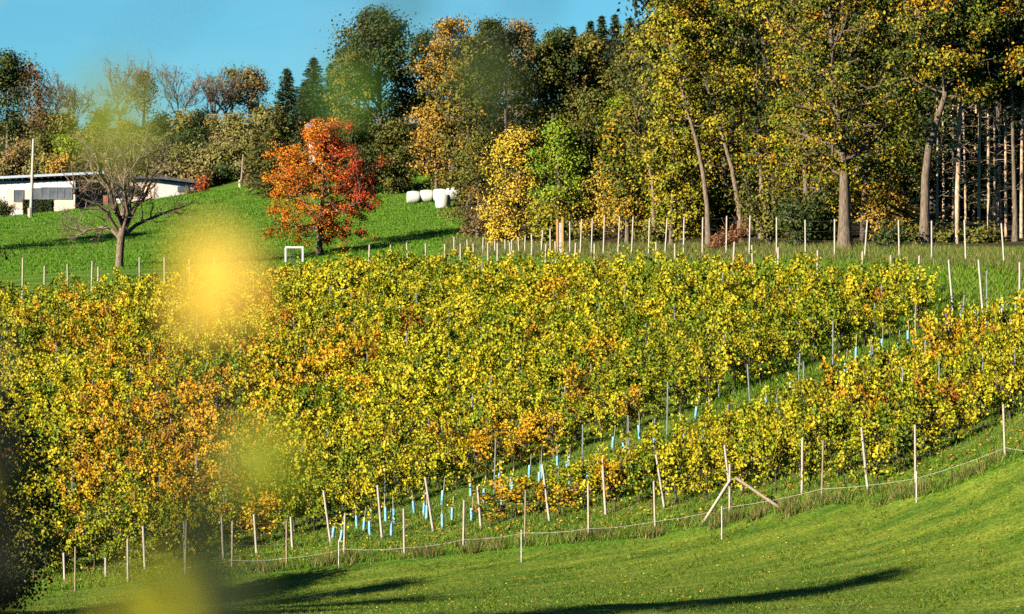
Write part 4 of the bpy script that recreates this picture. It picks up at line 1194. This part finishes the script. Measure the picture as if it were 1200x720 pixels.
# ---------------------------------------------------------------- trellis posts
def post_mesh(name, H, r, mat, sides=8, square=False):
    mb = MB()
    if square: mb.box(-r, r, -r * .55, r * .55, 0, H)
    else: mb.tube([(0, 0, 0), (0, 0, H * .5), (0, 0, H)], [r * 1.04, r, r * .95], sides)
    me = bpy.data.meshes.new(name); mb.fill(me, not square); me.materials.append(M[mat]); return me
me_metal = post_mesh('metal_trellis_post', 2.15, .028, 'metal', square=True)
me_end = post_mesh('row_end_post', 1.0, .048, 'post_pale', 9)
me_end_d = post_mesh('row_end_post', 1.0, .045, 'post', 9)
me_short = post_mesh('short_post', 1.0, .05, 'post', 8)

mp_sel = []
for (x, y, ri, kind, px, py) in mid_posts:
    if y > 178 or px < 0 or px > 1200: continue
    mp_sel.append((x, y, ri, kind, px, py))
cnt = {}
for (x, y, ri, kind, px, py) in mp_sel:
    o = bpy.data.objects.new('metal_trellis_post', me_metal); COL.objects.link(o)
    o.location = (x, y, z1(x, y) - (.1 if kind != 'main' else .5)); o.rotation_euler = (rngv.normal() * .025, rngv.normal() * .03, ROW_ANG + math.pi / 2)
    where = {'young': 'young blue tubed row', 'band': 'lower right block of vines'}.get(kind, 'main block of vines')
    if kind == 'young': where = young_word(ri) + ' ' + where
    k = cnt.get(where, 0); cnt[where] = k + 1
    if kind == 'young':
        tag(o, '%s thin grey metal post up the %s' % (ORD[k % 20], where), 'trellis post', 'grey metal posts in the %s' % where)
    else:
        tag(o, 'thin grey metal post among leaves in the %s' % where, 'trellis post', 'grey metal posts in the %s' % where)

def lean_post(name, base, top_px, top_py, me, label, cat, group, depth_shift=0.0, r=1.0):
    """post standing at base whose top shows at the given photograph point, leaning a little"""
    k = base[1] / FPX
    H = (360 - top_py) * k - base[2]
    dx = (top_px - 600) * k - base[0]
    o = bpy.data.objects.new(name, me); COL.objects.link(o)
    v = Vector((dx, -depth_shift, H))
    o.location = base - np.array([0, 0, .05])
    o.rotation_euler = v.to_track_quat('Z', 'Y').to_euler()
    o.scale = (r, r, v.length + .05)
    tag(o, label, cat, group); return o
for i, (bx, by, tx, ty) in enumerate(ends):
    P = hit(bx, by)
    dark = bx in (30, 217)
    if i < 9: lab = '%s pale row end post from the left along the lower vineyard edge' % ORD[i]
    elif i < 12: lab = ['leaning pale row end post left of the blue grow tubes', 'leaning pale row end post right behind the blue grow tubes', 'leaning row end post at the first orange vines right of the tubes'][i - 9]
    else: lab = ['leaning row end post half hidden by orange vines', 'upright white row end post before the orange vines', 'white row end post leaning left near a wire fence post', 'leaning white row end post touching the braced fence post', 'pale upright row end post right of the diagonal braces', 'pale row end post leaning left at the lowest vine row'][i - 12]
    lean_post('row_end_post', P, tx, ty, me_end_d if dark else me_end, lab, 'post', 'row end posts along the lower vineyard edge', .25 if i >= 8 else .05)
for (bx, by, tx, ty, lab) in [(1117, 366, 1112, 305, 'striped leaning row end post in the open grass at upper right'), (1152, 367, 1147, 305, 'tall pale post leaning left in the open grass at upper right'), (1195, 362, 1195, 308, 'thick pale post in the grass at the right edge')]:
    P = hit(bx, by); lean_post('row_end_post', P, tx, ty, me_end, lab, 'post', 'far row end posts in the open grass')
tops = [(26,303),(52,312),(80,310),(107,307),(115,313),(164,302),(193,302),(223,304),(250,303)]
for i, (px, ty) in enumerate(tops):
    x = (px - 600) / FPX * 208; y = float(top_y(x)) + .9; P = gp(px, y)
    lean_post('row_end_post', P, px + rngv.normal() * 1.0, ty, me_short, '%s little post from the left below the meadow' % ORD[i], 'post', 'little posts between meadow and vines')
tops = [(432,287),(458,288),(480,286),(500,287),(521,286),(540,285),(556,286),(572,284),(583,285),(600,285),(622,284),(638,286),(652,284),(672,284),(697,286),(770,284),(792,286),(858,284),(883,289),(912,291),(958,295),(1010,296),(1044,300),(1075,300)]
for i, (px, ty) in enumerate(tops):
    x = 0; y = float(np.interp(px, top_line[:, 0] / top_line[:, 1] * FPX + 600, top_line[:, 1])) + .7
    P = gp(px, y)
    lean_post('row_end_post', P, px + rngv.normal() * 1.5, ty + rngv.normal() * .8, me_short, '%s short stub post from the left along the top of the vines' % ordn(i), 'post', 'short stub posts along the top of the vines')

# ---------------------------------------------------------------- fences
def fence(name, label, posts, me_list, wires, wire_r, lean=.02):
    base0 = posts[0][0]
    root = empty(name, base0, label, 'fence')
    inv = -np.array(base0)
    for i, (P, H) in enumerate(posts):
        o = bpy.data.objects.new('post', me_list[i % len(me_list)]); COL.objects.link(o); o.parent = root
        o.location = P + inv - np.array([0, 0, .05])
        o.rotation_euler = (rngv.normal() * lean, rngv.normal() * lean, 0); o.scale = (1, 1, H + .05)
    for h, m_ in wires:
        mb = MB(); pts = []
        for i, (P, H) in enumerate(posts):
            pts.append(P + inv + np.array([0, -.06, h * H]))
            if i < len(posts) - 1:
                Q = (P + posts[i + 1][0]) / 2 + inv + np.array([0, -.06, h * (H + posts[i + 1][1]) / 2 - .04]); pts.append(Q)
        mb.tube(pts, wire_r, 4); mb.build('wire', M[m_], root)
    return root
fp = [(88,694,642),(150,684,632),(217,676,610),(272,668,612),(336,666,612),(403,655,603),(474,653,597),(543,644,588),(615,637,577),(690,631,568),(768,623,565),(855,606,545),(963,584,517),(1073,574,500),(1178,537,475),(1290,500,445)]
posts = []
for bx, by, ty in fp:
    x = (bx - 600) / FPX * 120; 
    P = hit(min(bx, 1200), by) if bx <= 1200 else gp(bx, 105.5)
    posts.append((P, (by - ty) / FPX * P[1]))
me_fp = post_mesh('post', 1.0, .04, 'post', 8)
me_fp2 = post_mesh('post', 1.0, .036, 'post_dark', 8)
wf = fence('wire_fence', 'low wire fence on thin wooden posts along the lower vineyard edge', posts, [me_fp2, me_fp, me_fp, me_fp], [(.97, 'wire'), (.72, 'wire'), (.5, 'wire')], .0022)
b0 = np.array(posts[0][0])
mb = MB(); pts = []
for (P, H) in posts[2:]:
    pts.append(P - b0 + np.array([0, -.10, .32]))
tp = []
for a, b_ in zip(pts[:-1], pts[1:]):
    for q in (0, .33, .66): tp.append(a + (b_ - a) * q + np.array([0, 0, -.05 * (q > 0)]))
tp.append(pts[-1])
mb.tube(tp, .0055, 4); mb.build('tape', M['tape'], wf)
for i, (bx, by, ty) in enumerate([(397,668,634),(611,660,622),(846,632,594),(1074,590,553)]):
    P = hit(bx, by); H = (by - ty) / FPX * P[1]
    mb = MB(); mb.tube([(0, 0, -.05), (0, 0, H)], .024, 6)
    if bx == 846:
        for q in range(6): mb.box(.018, .032, -.028, .028, H * (.12 + .15 * q), H * (.17 + .15 * q), mat=1)
    mb.build('tape_post', [M['tape'], M['black_plastic']], wf, loc=P - b0)
Pt = posts[11][0]
for (bx, by, tx, ty) in [(823,617,856,562),(918,602,862,560)]:
    B = hit(bx, by - 2) - b0; k = Pt[1] / FPX
    A = np.array([(tx - 600) * k, Pt[1] - .08, (360 - ty) * k]) - b0
    mb = MB(); mb.tube([B - (A - B) * .04, (A + B) / 2, A], .055, 8); mb.build('brace', M['post_dark'] if bx > 850 else M['post'], wf, smooth=True)

ft_px = [(532,278,299),(548,281,299),(566,279,299),(580,282,299),(592,281,300),(600,281,300),(608,278,300),(615,277,301),(624,275,301),(634,270,301),(645,268,301),(668,260,299),(680,257,298),(693,256,297),(707,254,299),(724,254,298),(740,254,298),(760,256,297),(779,256,297),(801,255,297),(823,255,297),(851,254,298),(878,253,300),(910,255,301),(944,258,302),(978,257,304),(1013,258,305),(1054,258,308),(1092,259,311),(1132,258,313),(1177,262,315),(1222,262,317)]
posts = []
for px, ty, by in ft_px:
    d = float(np.interp(px, [530, 640, 740, 850, 950, 1050, 1195, 1250], [207.5, 191, 179.5, 172, 164.5, 158.5, 148.5, 146]))
    P = gp(px, d); posts.append((P, (360 - ty) / FPX * d - P[2]))
me_tf = post_mesh('post', 1.0, .04, 'post_pale', 8)
tf = fence('deer_fence', 'tall fence of pale thin posts along the forest edge above the vines', posts, [me_tf], [(.96, 'wire'), (.7, 'wire'), (.45, 'wire')], .0018, .035)
# narrow gate of orange wood
P = gp(656, 188); H = (360 - 255) / FPX * 188 - P[2]; k = 188 / FPX
gt = empty('garden_gate', P, 'narrow gate of two orange wooden posts with a whitish board between', 'gate')
for s, dh in ((-3.1, -.1), (3.1, 0)):
    mb = MB(); mb.box(s * k - .05, s * k + .05, -.05, .05, -.05, H + dh); mb.build('post', M['post_orange'], gt)
mb = MB()
for q in range(4): mb.box(-.085 + q * .046, -.047 + q * .046, -.015, .015, .1, H * .86)
mb.build('board', M['tape'], gt)

# hilltop railing
P = gp(273, 386); k = 386 / FPX
rl = empty('railing', P, 'dark wooden railing on the hill crest between thin trees', 'railing')
w = 27 * k
for q in range(7):
    x = -w + 2 * w * q / 6; mb = MB(); mb.box(x - .07, x + .07, -.07, .07, -.3, 1.25); mb.build('post', M['post_dark'], rl)
for h in (.55, .95, 1.32):
    mb = MB(); mb.box(-w - .2, w + .2, -.12, -.073, h - .07, h + .07); mb.build('rail', M['post_dark'], rl)

# utility poles
def pole(px, d, top, lean, r, mat, label):
    g = gp(px, d); H = (360 - top) / FPX * d - g[2]
    root = empty('utility_pole', (g[0], g[1], g[2] - .2), label, 'pole')
    mb = MB(); mb.tube([(0, 0, 0), (lean * .5, 0, H * .5), (lean, 0, H + .2)], [r * 1.15, r, r * .8], 10); mb.build('shaft', M[mat], root, smooth=True)
    mb = MB(); mb.tube([(0, 0, -.1), (0, 0, .9)], r * 1.6, 8); o = mb.build('footing', M['post'], root); o.location = (-.02, -r * 1.4, 0)
    return root
pole(36, 262, 163, .22, .12, 'post_pale', 'tall pale wooden pole in front of the bungalow hedge')
pole(282, 276, 181, .22, .09, 'post_dark', 'grey brown wooden pole at the top of the meadow')

# silage bales in white film
def bale(px, d, base_py, rpx, hpx, lying, label, group, rz=0.0):
    k = d / FPX; g = gp(px, d)
    z = (360 - base_py) * k
    z = min(z, g[2] + .3) if abs(z - g[2]) > .3 else z
    root = empty('silage_bale', (g[0], g[1], g[2] - .04), label, 'bale', group, rz)
    mb = MB(); r_ = rpx * k; h = hpx * k; e = .1
    prof = [(0, 0.0), (r_ * .8, 0.0), (r_ - .03, .04), (r_, .14), (r_ + .025, h * .35), (r_ + .03, h * .5), (r_ + .02, h * .7), (r_, h - .16), (r_ - .05, h - .04), (r_ * .78, h), (0.02, h + .015)]
    nseg = 24; V = []; 
    for (rr, zz) in prof:
        for q in range(nseg):
            a = q * 6.2832 / nseg; w_ = 1 + .012 * math.sin(a * 5 + zz * 9)
            V.append((rr * w_ * math.cos(a), rr * w_ * math.sin(a), zz))
    F = [(i * nseg + q, i * nseg + (q + 1) % nseg, (i + 1) * nseg + (q + 1) % nseg, (i + 1) * nseg + q) for i in range(len(prof) - 1) for q in range(nseg)]
    mb.add(V, F); o = mb.build('film', M['bale'], root, smooth=True)
    if lying:
        o.rotation_euler = (0, R(90), 0); o.location = (-h / 2, 0, r_)
    return root
G = 'white silage bales on the meadow'
bale(485, 252, 234, 7.2, 16.4, True, 'white film wrapped bale at the left end of the row', G, .0)
bale(500.5, 252.1, 234, 7.3, 16.4, True, 'white film wrapped bale second from the left in the row', G, -.02)
bale(516, 252, 234, 7.4, 16.4, True, 'white film wrapped bale behind the upright one', G, .03)
bale(531, 251.5, 236, 7.8, 16, True, 'white film wrapped bale at the right end by the olive brown tree', G, .25)
bale(519, 245, 243, 8.6, 16.5, False, 'white film wrapped bale standing upright before the row', G)

# small football goals
def goal(px, d, wpx, hpx, label, depth=.9):
    k = d / FPX; g = gp(px, d); w = wpx * k / 2; h = hpx * k
    root = empty('football_goal', (g[0], g[1], g[2]), label, 'goal', rz=.05)
    mb = MB(); r_ = .06
    mb.tube([(-w, 0, 0), (-w, 0, h)], r_, 8); mb.tube([(w, 0, 0), (w, 0, h)], r_, 8); mb.tube([(-w - .03, 0, h), (w + .03, 0, h)], r_, 8)
    mb.build('frame', M['goal'], root)
    mb = MB()
    for s in (-w, w): mb.tube([(s, 0.02, h), (s, depth, 0.02)], .02, 5)
    mb.tube([(-w, depth, .02), (w, depth, .02)], .02, 5); mb.build('rear_bar', M['goal'], root)
    mb = MB()
    for q in range(1, 8):
        x = -w + 2 * w * q / 8; mb.tube([(x, .03, h - .02), (x, depth, .03)], .006, 3, cap=False)
    for q in range(1, 7):
        t = q / 7; mb.tube([(-w, depth * t, h * (1 - t)), (w, depth * t, h * (1 - t))], .006, 3, cap=False)
    mb.build('net', M['net'], root)
goal(345, 213.0, 20, 17, 'small white football goal left of the red tree trunk')

# trail marker on a trunk, brush pile
P = np.array([(864.5 - 600) / FPX * 181.5, 181.2, (360 - 256) / FPX * 181.5])
tm = empty('trail_marker', P, 'small red and white marker plate on a trunk behind the upper fence', 'sign')
for q, m_ in ((-1, 'red_paint'), (0, 'white'), (1, 'red_paint')):
    mb = MB(); mb.box(-.085, .085, -.03, 0, q * .06 - .029, q * .06 + .029); mb.build('stripe', M[m_], tm)
P = gp(848, 176); rng = rngn()
bp_ = empty('brush_pile', P, 'heap of reddish brown cut branches leaning on a fallen stem', 'brush pile')
mb = MB(); mb.tube([(-.6, 0, .05), (.6, .3, .55), (1.5, .5, 1.1)], [.09, .08, .05], 8); mb.build('stem', M['bark_dark'], bp_)
mb = MB()
for q in range(130):
    s = np.array([rng.uniform(-.9, 1.1), rng.uniform(-.3, .5), rng.uniform(0, .3)]); s[2] += .5 * max(0, s[0] + .4)
    B = limb(rng, s, (rng.normal() * .5 + .5, rng.normal() * .4, rng.uniform(.1, .9)), rng.uniform(.5, 1.2), -.1, .3, 4)
    mb.tube(B, .014 * np.linspace(1, .4, 5), 3, cap=False)
mb.build('twig', M['wood_red'], bp_)
lm = MB(); n = 900; t = rng.random(n); P2 = np.stack([-.7 + 2.0 * t, rng.normal(size=n) * .3, .25 + .9 * t + rng.normal(size=n) * .22], 1); P2[:, 2] = np.abs(P2[:, 2])
leaves(lm, P2, rnd_unit(rng, n), .13, pal_pick(rng, [((.26, .11, .045), .6), ((.17, .08, .03), .4)], n), rng); lm.build('dead_leaves', M['leaf'], bp_)

# ---------------------------------------------------------------- grass, weeds, fallen leaves
def blades(name, label, cat, x, y, h, w, pal, rng, lean=.5, mat='grass'):
    n = len(x); z = zt(x, y) - .01
    a = rng.uniform(0, 6.283, n)
    h = h * rng.uniform(.5, 1.3, n)
    c, s = np.cos(a), np.sin(a)
    lx, ly = rng.normal(size=n) * lean * h, rng.normal(size=n) * lean * h
    V = np.stack([np.stack([x - c * w, y - s * w, z], 1), np.stack([x + c * w, y + s * w, z], 1), np.stack([x + lx, y + ly, z + h], 1)], 1).reshape(-1, 3)
    C = np.repeat(pal_pick(rng, pal, n, .28), 3, 0)
    mb = MB(); mb.add(V, np.arange(n * 3).reshape(-1, 3), C)
    o = mb.build(name, M[mat]); tag(o, label, cat, kind='stuff'); return o
rng = np.random.default_rng(9)
GP = [((.085, .19, .010), .5), ((.13, .22, .014), .35), ((.22, .24, .03), .15)]
# vineyard weeds: strips near the lower edge, the young rows, the open grass at the right
n = 150000
px = rng.uniform(-20, 1220, n); t = rng.random(n)
fyv = fence_y((px - 600) / FPX * 118); y = fyv - .8 + 26 * t ** 1.35; x = (px - 600) / FPX * y
nz = smooth_noise(x, y, 1.6, 3)
keep = (y < top_y(x) + 18) & (rng.random(n) < .62 + .3 * nz)
x, y = x[keep], y[keep]
blades('vineyard_grass', 'lush green weedy grass between the lower vines and the fence', 'grass', x, y, .17 + .10 * np.clip(smooth_noise(x, y, .9, 4), 0, 1), .017, GP, rng)
n = 90000
px = rng.uniform(820, 1225, n); y = rng.uniform(122, 166, n); x = (px - 600) / FPX * y
keep = (y < forest_y(x) + 3) & (y > 120)
x, y = x[keep], y[keep]
blades('meadow_grass', 'sunlit green grass in the open corner at upper right', 'grass', x, y, .18 + .12 * np.clip(smooth_noise(x, y, 1.2, 14), 0, 1), .022, GP, rng)
n = 40000
px = rng.uniform(520, 1225, n); x = (px - 600) / FPX * 175; y = np.interp(px, [530, 640, 740, 850, 950, 1050, 1195, 1250], [207.5, 191, 179.5, 172, 164.5, 158.5, 148.5, 146]) + rng.uniform(-3, 9, n); x = (px - 600) / FPX * y
blades('dry_meadow_grass', 'straw coloured tall grass below the forest edge fence', 'grass', x, y, .34, .016, [((.30, .22, .09), .22), ((.15, .17, .03), .35), ((.07, .13, .012), .43)], rng, .3)
n = 110000
px = rng.uniform(-10, 545, n); y = rng.uniform(209, 292, n); x = (px - 600) / FPX * y
keep = (y > top_y(x) - 1) & (y < forest_y(x) + 2)
x, y = x[keep], y[keep]
blades('hill_meadow_grass', 'bright green meadow grass round the fruit tree and the bales', 'grass', x, y, .10 + .12 * np.clip(smooth_noise(x, y, 2.4, 24), 0, 1), .035, [((.075, .21, .008), .6), ((.12, .24, .012), .4)], rng)
# mown lawn
n = 170000
px = rng.uniform(-15, 1215, n); y = rng.uniform(95, 124, n); x = (px - 600) / FPX * y
keep = (y < fence_y(x) - 1.0)
x, y = x[keep], y[keep]
u = (x * math.sin(R(14)) + y * math.cos(R(14)))
st = smooth_noise(x * .35, u, 1.3, 31)
keep = rng.random(len(x)) < .55 + .35 * st
x, y = x[keep], y[keep]
blades('lawn_grass', 'short mown yellowish green lawn in the lower right foreground', 'lawn', x, y, .055 + .04 * np.clip(smooth_noise(x, y, .8, 33), 0, 1), .014, [((.078, .175, .006), .52), ((.135, .20, .010), .3), ((.28, .24, .05), .18)], rng, .9)
n = 120000
px = rng.uniform(-15, 1215, n); y = rng.uniform(93, 124, n); x = (px - 600) / FPX * y
keep = (y < fence_y(x) - 1.2) & (smooth_noise(x, y, .55, 41) + .6 * smooth_noise(x, y, 2.7, 42) > .35)
x, y = x[keep], y[keep]
blades('lawn_clumps', 'darker green taller clumps growing in the mown lawn', 'lawn', x, y, .11, .013, [((.05, .115, .008), .6), ((.09, .15, .01), .4)], rng, .8)
# dry tufts along the fence and the bank under it
tx = []; ty_ = []
for q in range(300):
    p = rng.uniform(210, 1215); f = 118.0
    for _ in range(3): f = float(fence_y((p - 600) / FPX * f))
    yy = f + rng.normal() * .35 - .25 - (.7 * rng.random() if p > 820 else 0)
    xx = (p - 600) / FPX * yy; m = rng.integers(30, 90)
    dens = .45 + .6 * math.sin(p * .05 + 2 * math.sin(p * .017)) + (.25 if p > 800 else 0)
    m = int(m * max(.15, dens))
    tx.append(xx + rng.normal(size=m) * .14); ty_.append(yy + rng.normal(size=m) * .12)
x = np.concatenate(tx); y = np.concatenate(ty_)
blades('dry_grass', 'tufts of dry straw coloured grass under the lower wire fence', 'grass', x, y, .34, .012, [((.32, .24, .09), .24), ((.20, .17, .05), .24), ((.06, .13, .010), .52)], rng, .32)
# fallen leaves
n = 3000
px = rng.uniform(0, 1210, n); fyv = fence_y((px - 600) / FPX * 118); y = fyv + .2 + np.abs(rng.normal(size=n)) * 3.2; x = (px - 600) / FPX * y
P = np.stack([x, y, zt(x, y) + .05 + .08 * rng.random(n)], 1); N = rnd_unit(rng, n) * .5 + np.array([0, 0, 1]); N /= np.linalg.norm(N, axis=1)[:, None]
fl = MB(); leaves(fl, P, N, .11, pal_pick(rng, [((.50, .34, .03), .45), ((.45, .2, .03), .35), ((.25, .11, .03), .2)], n), rng, .9)
n = 1400
y = rng.uniform(93, 116, n); px = rng.uniform(0, 1200, n); x = (px - 600) / FPX * y
P = np.stack([x, y, zt(x, y) + .05], 1); N = rnd_unit(rng, n) * .5 + np.array([0, 0, 1]); N /= np.linalg.norm(N, axis=1)[:, None]
leaves(fl, P, N, .07, pal_pick(rng, [((.50, .36, .06), .6), ((.3, .16, .05), .4)], n), rng, .9)
o = fl.build('fallen_leaves', M['leaf']); tag(o, 'scattered yellow and orange leaves fallen under the lower vines', 'leaves', kind='stuff')

# ---------------------------------------------------------------- out of focus sapling beside the camera
def big_leaf(mb, p, T, N, L, W, col):
    T = T / np.linalg.norm(T); N = N - T * (N @ T); N /= np.linalg.norm(N); B = np.cross(N, T)
    st = [(0, .0), (.12, .55), (.35, 1.0), (.6, .9), (.82, .5), (1.0, .0)]
    V = []; F = []
    for (t, w) in st:
        sag = -.12 * t * t * L
        c = p + T * (t * L) + N * sag
        V += [c + B * (w * W / 2) + N * .10 * w * W, c, c - B * (w * W / 2) + N * .10 * w * W]
    for i in range(5):
        a = i * 3
        F += [(a, a + 1, a + 4, a + 3), (a + 1, a + 2, a + 5, a + 4)]
    mb.add(V, F, col)
rng = np.random.default_rng(5)
sx, sy = -1.15, 2.6
gz = z1(sx, sy)
sap = empty('sapling', (sx, sy, gz), 'young tree beside the viewer with big blurred yellow and green leaves', 'tree')
o0 = np.array([sx, sy, gz])
wood = MB(); foli = MB()
Tk = np.array([(0, 0, -.05), (.02, .02, .8), (-.02, .03, 1.5), (.03, .0, 2.1), (.05, -.02, 2.7)]); wood.tube(Tk, [.035, .03, .026, .02, .010], 8)
NEAR = [ # photo x, y, distance, length, width, colour
 (256, 326, 1.95, .066, .040, (.44, .29, .02)), (226, 372, 2.3, .042, .024, (.40, .27, .02)), (296, 318, 2.1, .040, .02, (.38, .27, .03)),
 (305, 546, 2.1, .052, .040, (.22, .25, .015)), (322, 556, 2.05, .035, .03, (.20, .24, .015)),
 (190, 722, 2.0, .066, .046, (.26, .26, .008)), (160, 722, 2.1, .05, .04, (.24, .24, .008)),
 (128, 140, 1.75, .045, .030, (.16, .20, .02)), (150, 120, 1.7, .032, .022, (.14, .18, .02)),
 (404, 112, 2.0, .028, .018, (.07, .17, .02)), (414, 92, 2.0, .022, .014, (.06, .15, .02)),
 (571, 100, 2.0, .034, .020, (.05, .08, .012)), (566, 78, 2.0, .022, .014, (.05, .08, .012)),
 (474, 4, 2.1, .030, .026, (.02, .05, .012)), (626, 2, 2.1, .020, .018, (.015, .03, .012)),
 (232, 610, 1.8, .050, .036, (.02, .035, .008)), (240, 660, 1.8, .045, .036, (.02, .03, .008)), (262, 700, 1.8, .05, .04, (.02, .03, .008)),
]
twig_ends = []
for (px, py, d, L, W, col) in NEAR:
    c = np.array([(px - 600) / FPX * d, d, (360 - py) / FPX * d]) - o0
    T = np.array([.55 + rng.normal() * .2, rng.normal() * .25, -.55 + rng.normal() * .35])
    if L > .08: T = np.array([-.45, .1, -.8])
    N = np.array([-.35, -.85, .4]) + rng.normal(size=3) * .12
    T /= np.linalg.norm(T)
    st = c - T * L * .5
    big_leaf(foli, st, T, N, L, W, col)
    twig_ends.append((px, py, d, st))
# thin twigs that carry those leaves: one hangs in from above, one rises from below
def npt(px, py, d): return np.array([(px - 600) / FPX * d, d, (360 - py) / FPX * d]) - o0
up_main = np.array([along(Tk, .98), npt(-500, -520, 2.4), npt(0, -330, 2.1), npt(420, -210, 2.0), npt(660, -150, 2.05)])
lo_main = np.array([along(Tk, .30), npt(-500, 1250, 2.3), npt(0, 960, 2.1), npt(190, 800, 2.0), npt(240, 690, 1.95)])
wood.tube(up_main, [.008, .006, .0045, .003, .0015], 5); wood.tube(lo_main, [.008, .006, .004, .0022, .0012], 5)
for (px, py, d, st) in twig_ends:
    mn = up_main if py < 200 else lo_main
    dd = [np.linalg.norm(along(mn, t) - st) for t in np.linspace(.3, 1, 15)]
    a = along(mn, np.linspace(.3, 1, 15)[int(np.argmin(dd))])
    wood.tube([a, (a + st) / 2 + np.array([.004, 0, .004]), st], [.0011, .0008, .0006], 4)
# leaves of the sapling that hang outside or at the border of the picture
for q in range(420):
    px = rng.uniform(-900, -30); py = rng.uniform(-300, 1000); d = rng.uniform(2.2, 3.0)
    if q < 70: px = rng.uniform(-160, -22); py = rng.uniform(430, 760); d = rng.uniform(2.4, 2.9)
    c = np.array([(px - 600) / FPX * d, d, (360 - py) / FPX * d]) - o0
    T = np.array([rng.normal() * .6, rng.normal() * .4, -.7]); N = np.array([-.3, -.6, .5]) + rng.normal(size=3) * .4
    colr = (.008, .012, .004) if q < 70 else (.2, .2, .02)  # near-black leaves: shade at the left border put into their colour
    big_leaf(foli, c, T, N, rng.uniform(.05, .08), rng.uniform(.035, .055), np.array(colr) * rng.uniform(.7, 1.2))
    if q % 6 == 0:
        h = min(max(c[2] + .2, .4), 2.6); a = along(Tk, (h + .05) / 2.75)
        wood.tube([a, (a + c) / 2 + np.array([0, 0, .05]), c], [.006, .004, .0015], 4)
for q in range(75):  # more near-black leaves, painting in shade along the left and lower left border
    if q < 45: px, py = rng.uniform(-150, -22), rng.uniform(330, 740)
    else: px, py = rng.uniform(-60, 150), rng.uniform(735, 830)
    d = rng.uniform(1.9, 2.2)
    c = np.array([(px - 600) / FPX * d, d, (360 - py) / FPX * d]) - o0
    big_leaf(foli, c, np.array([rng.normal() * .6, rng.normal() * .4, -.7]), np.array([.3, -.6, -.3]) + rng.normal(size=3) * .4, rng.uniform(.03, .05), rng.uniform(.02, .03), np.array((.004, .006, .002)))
wood.build('trunk', M['bark_dark'], sap, smooth=True)
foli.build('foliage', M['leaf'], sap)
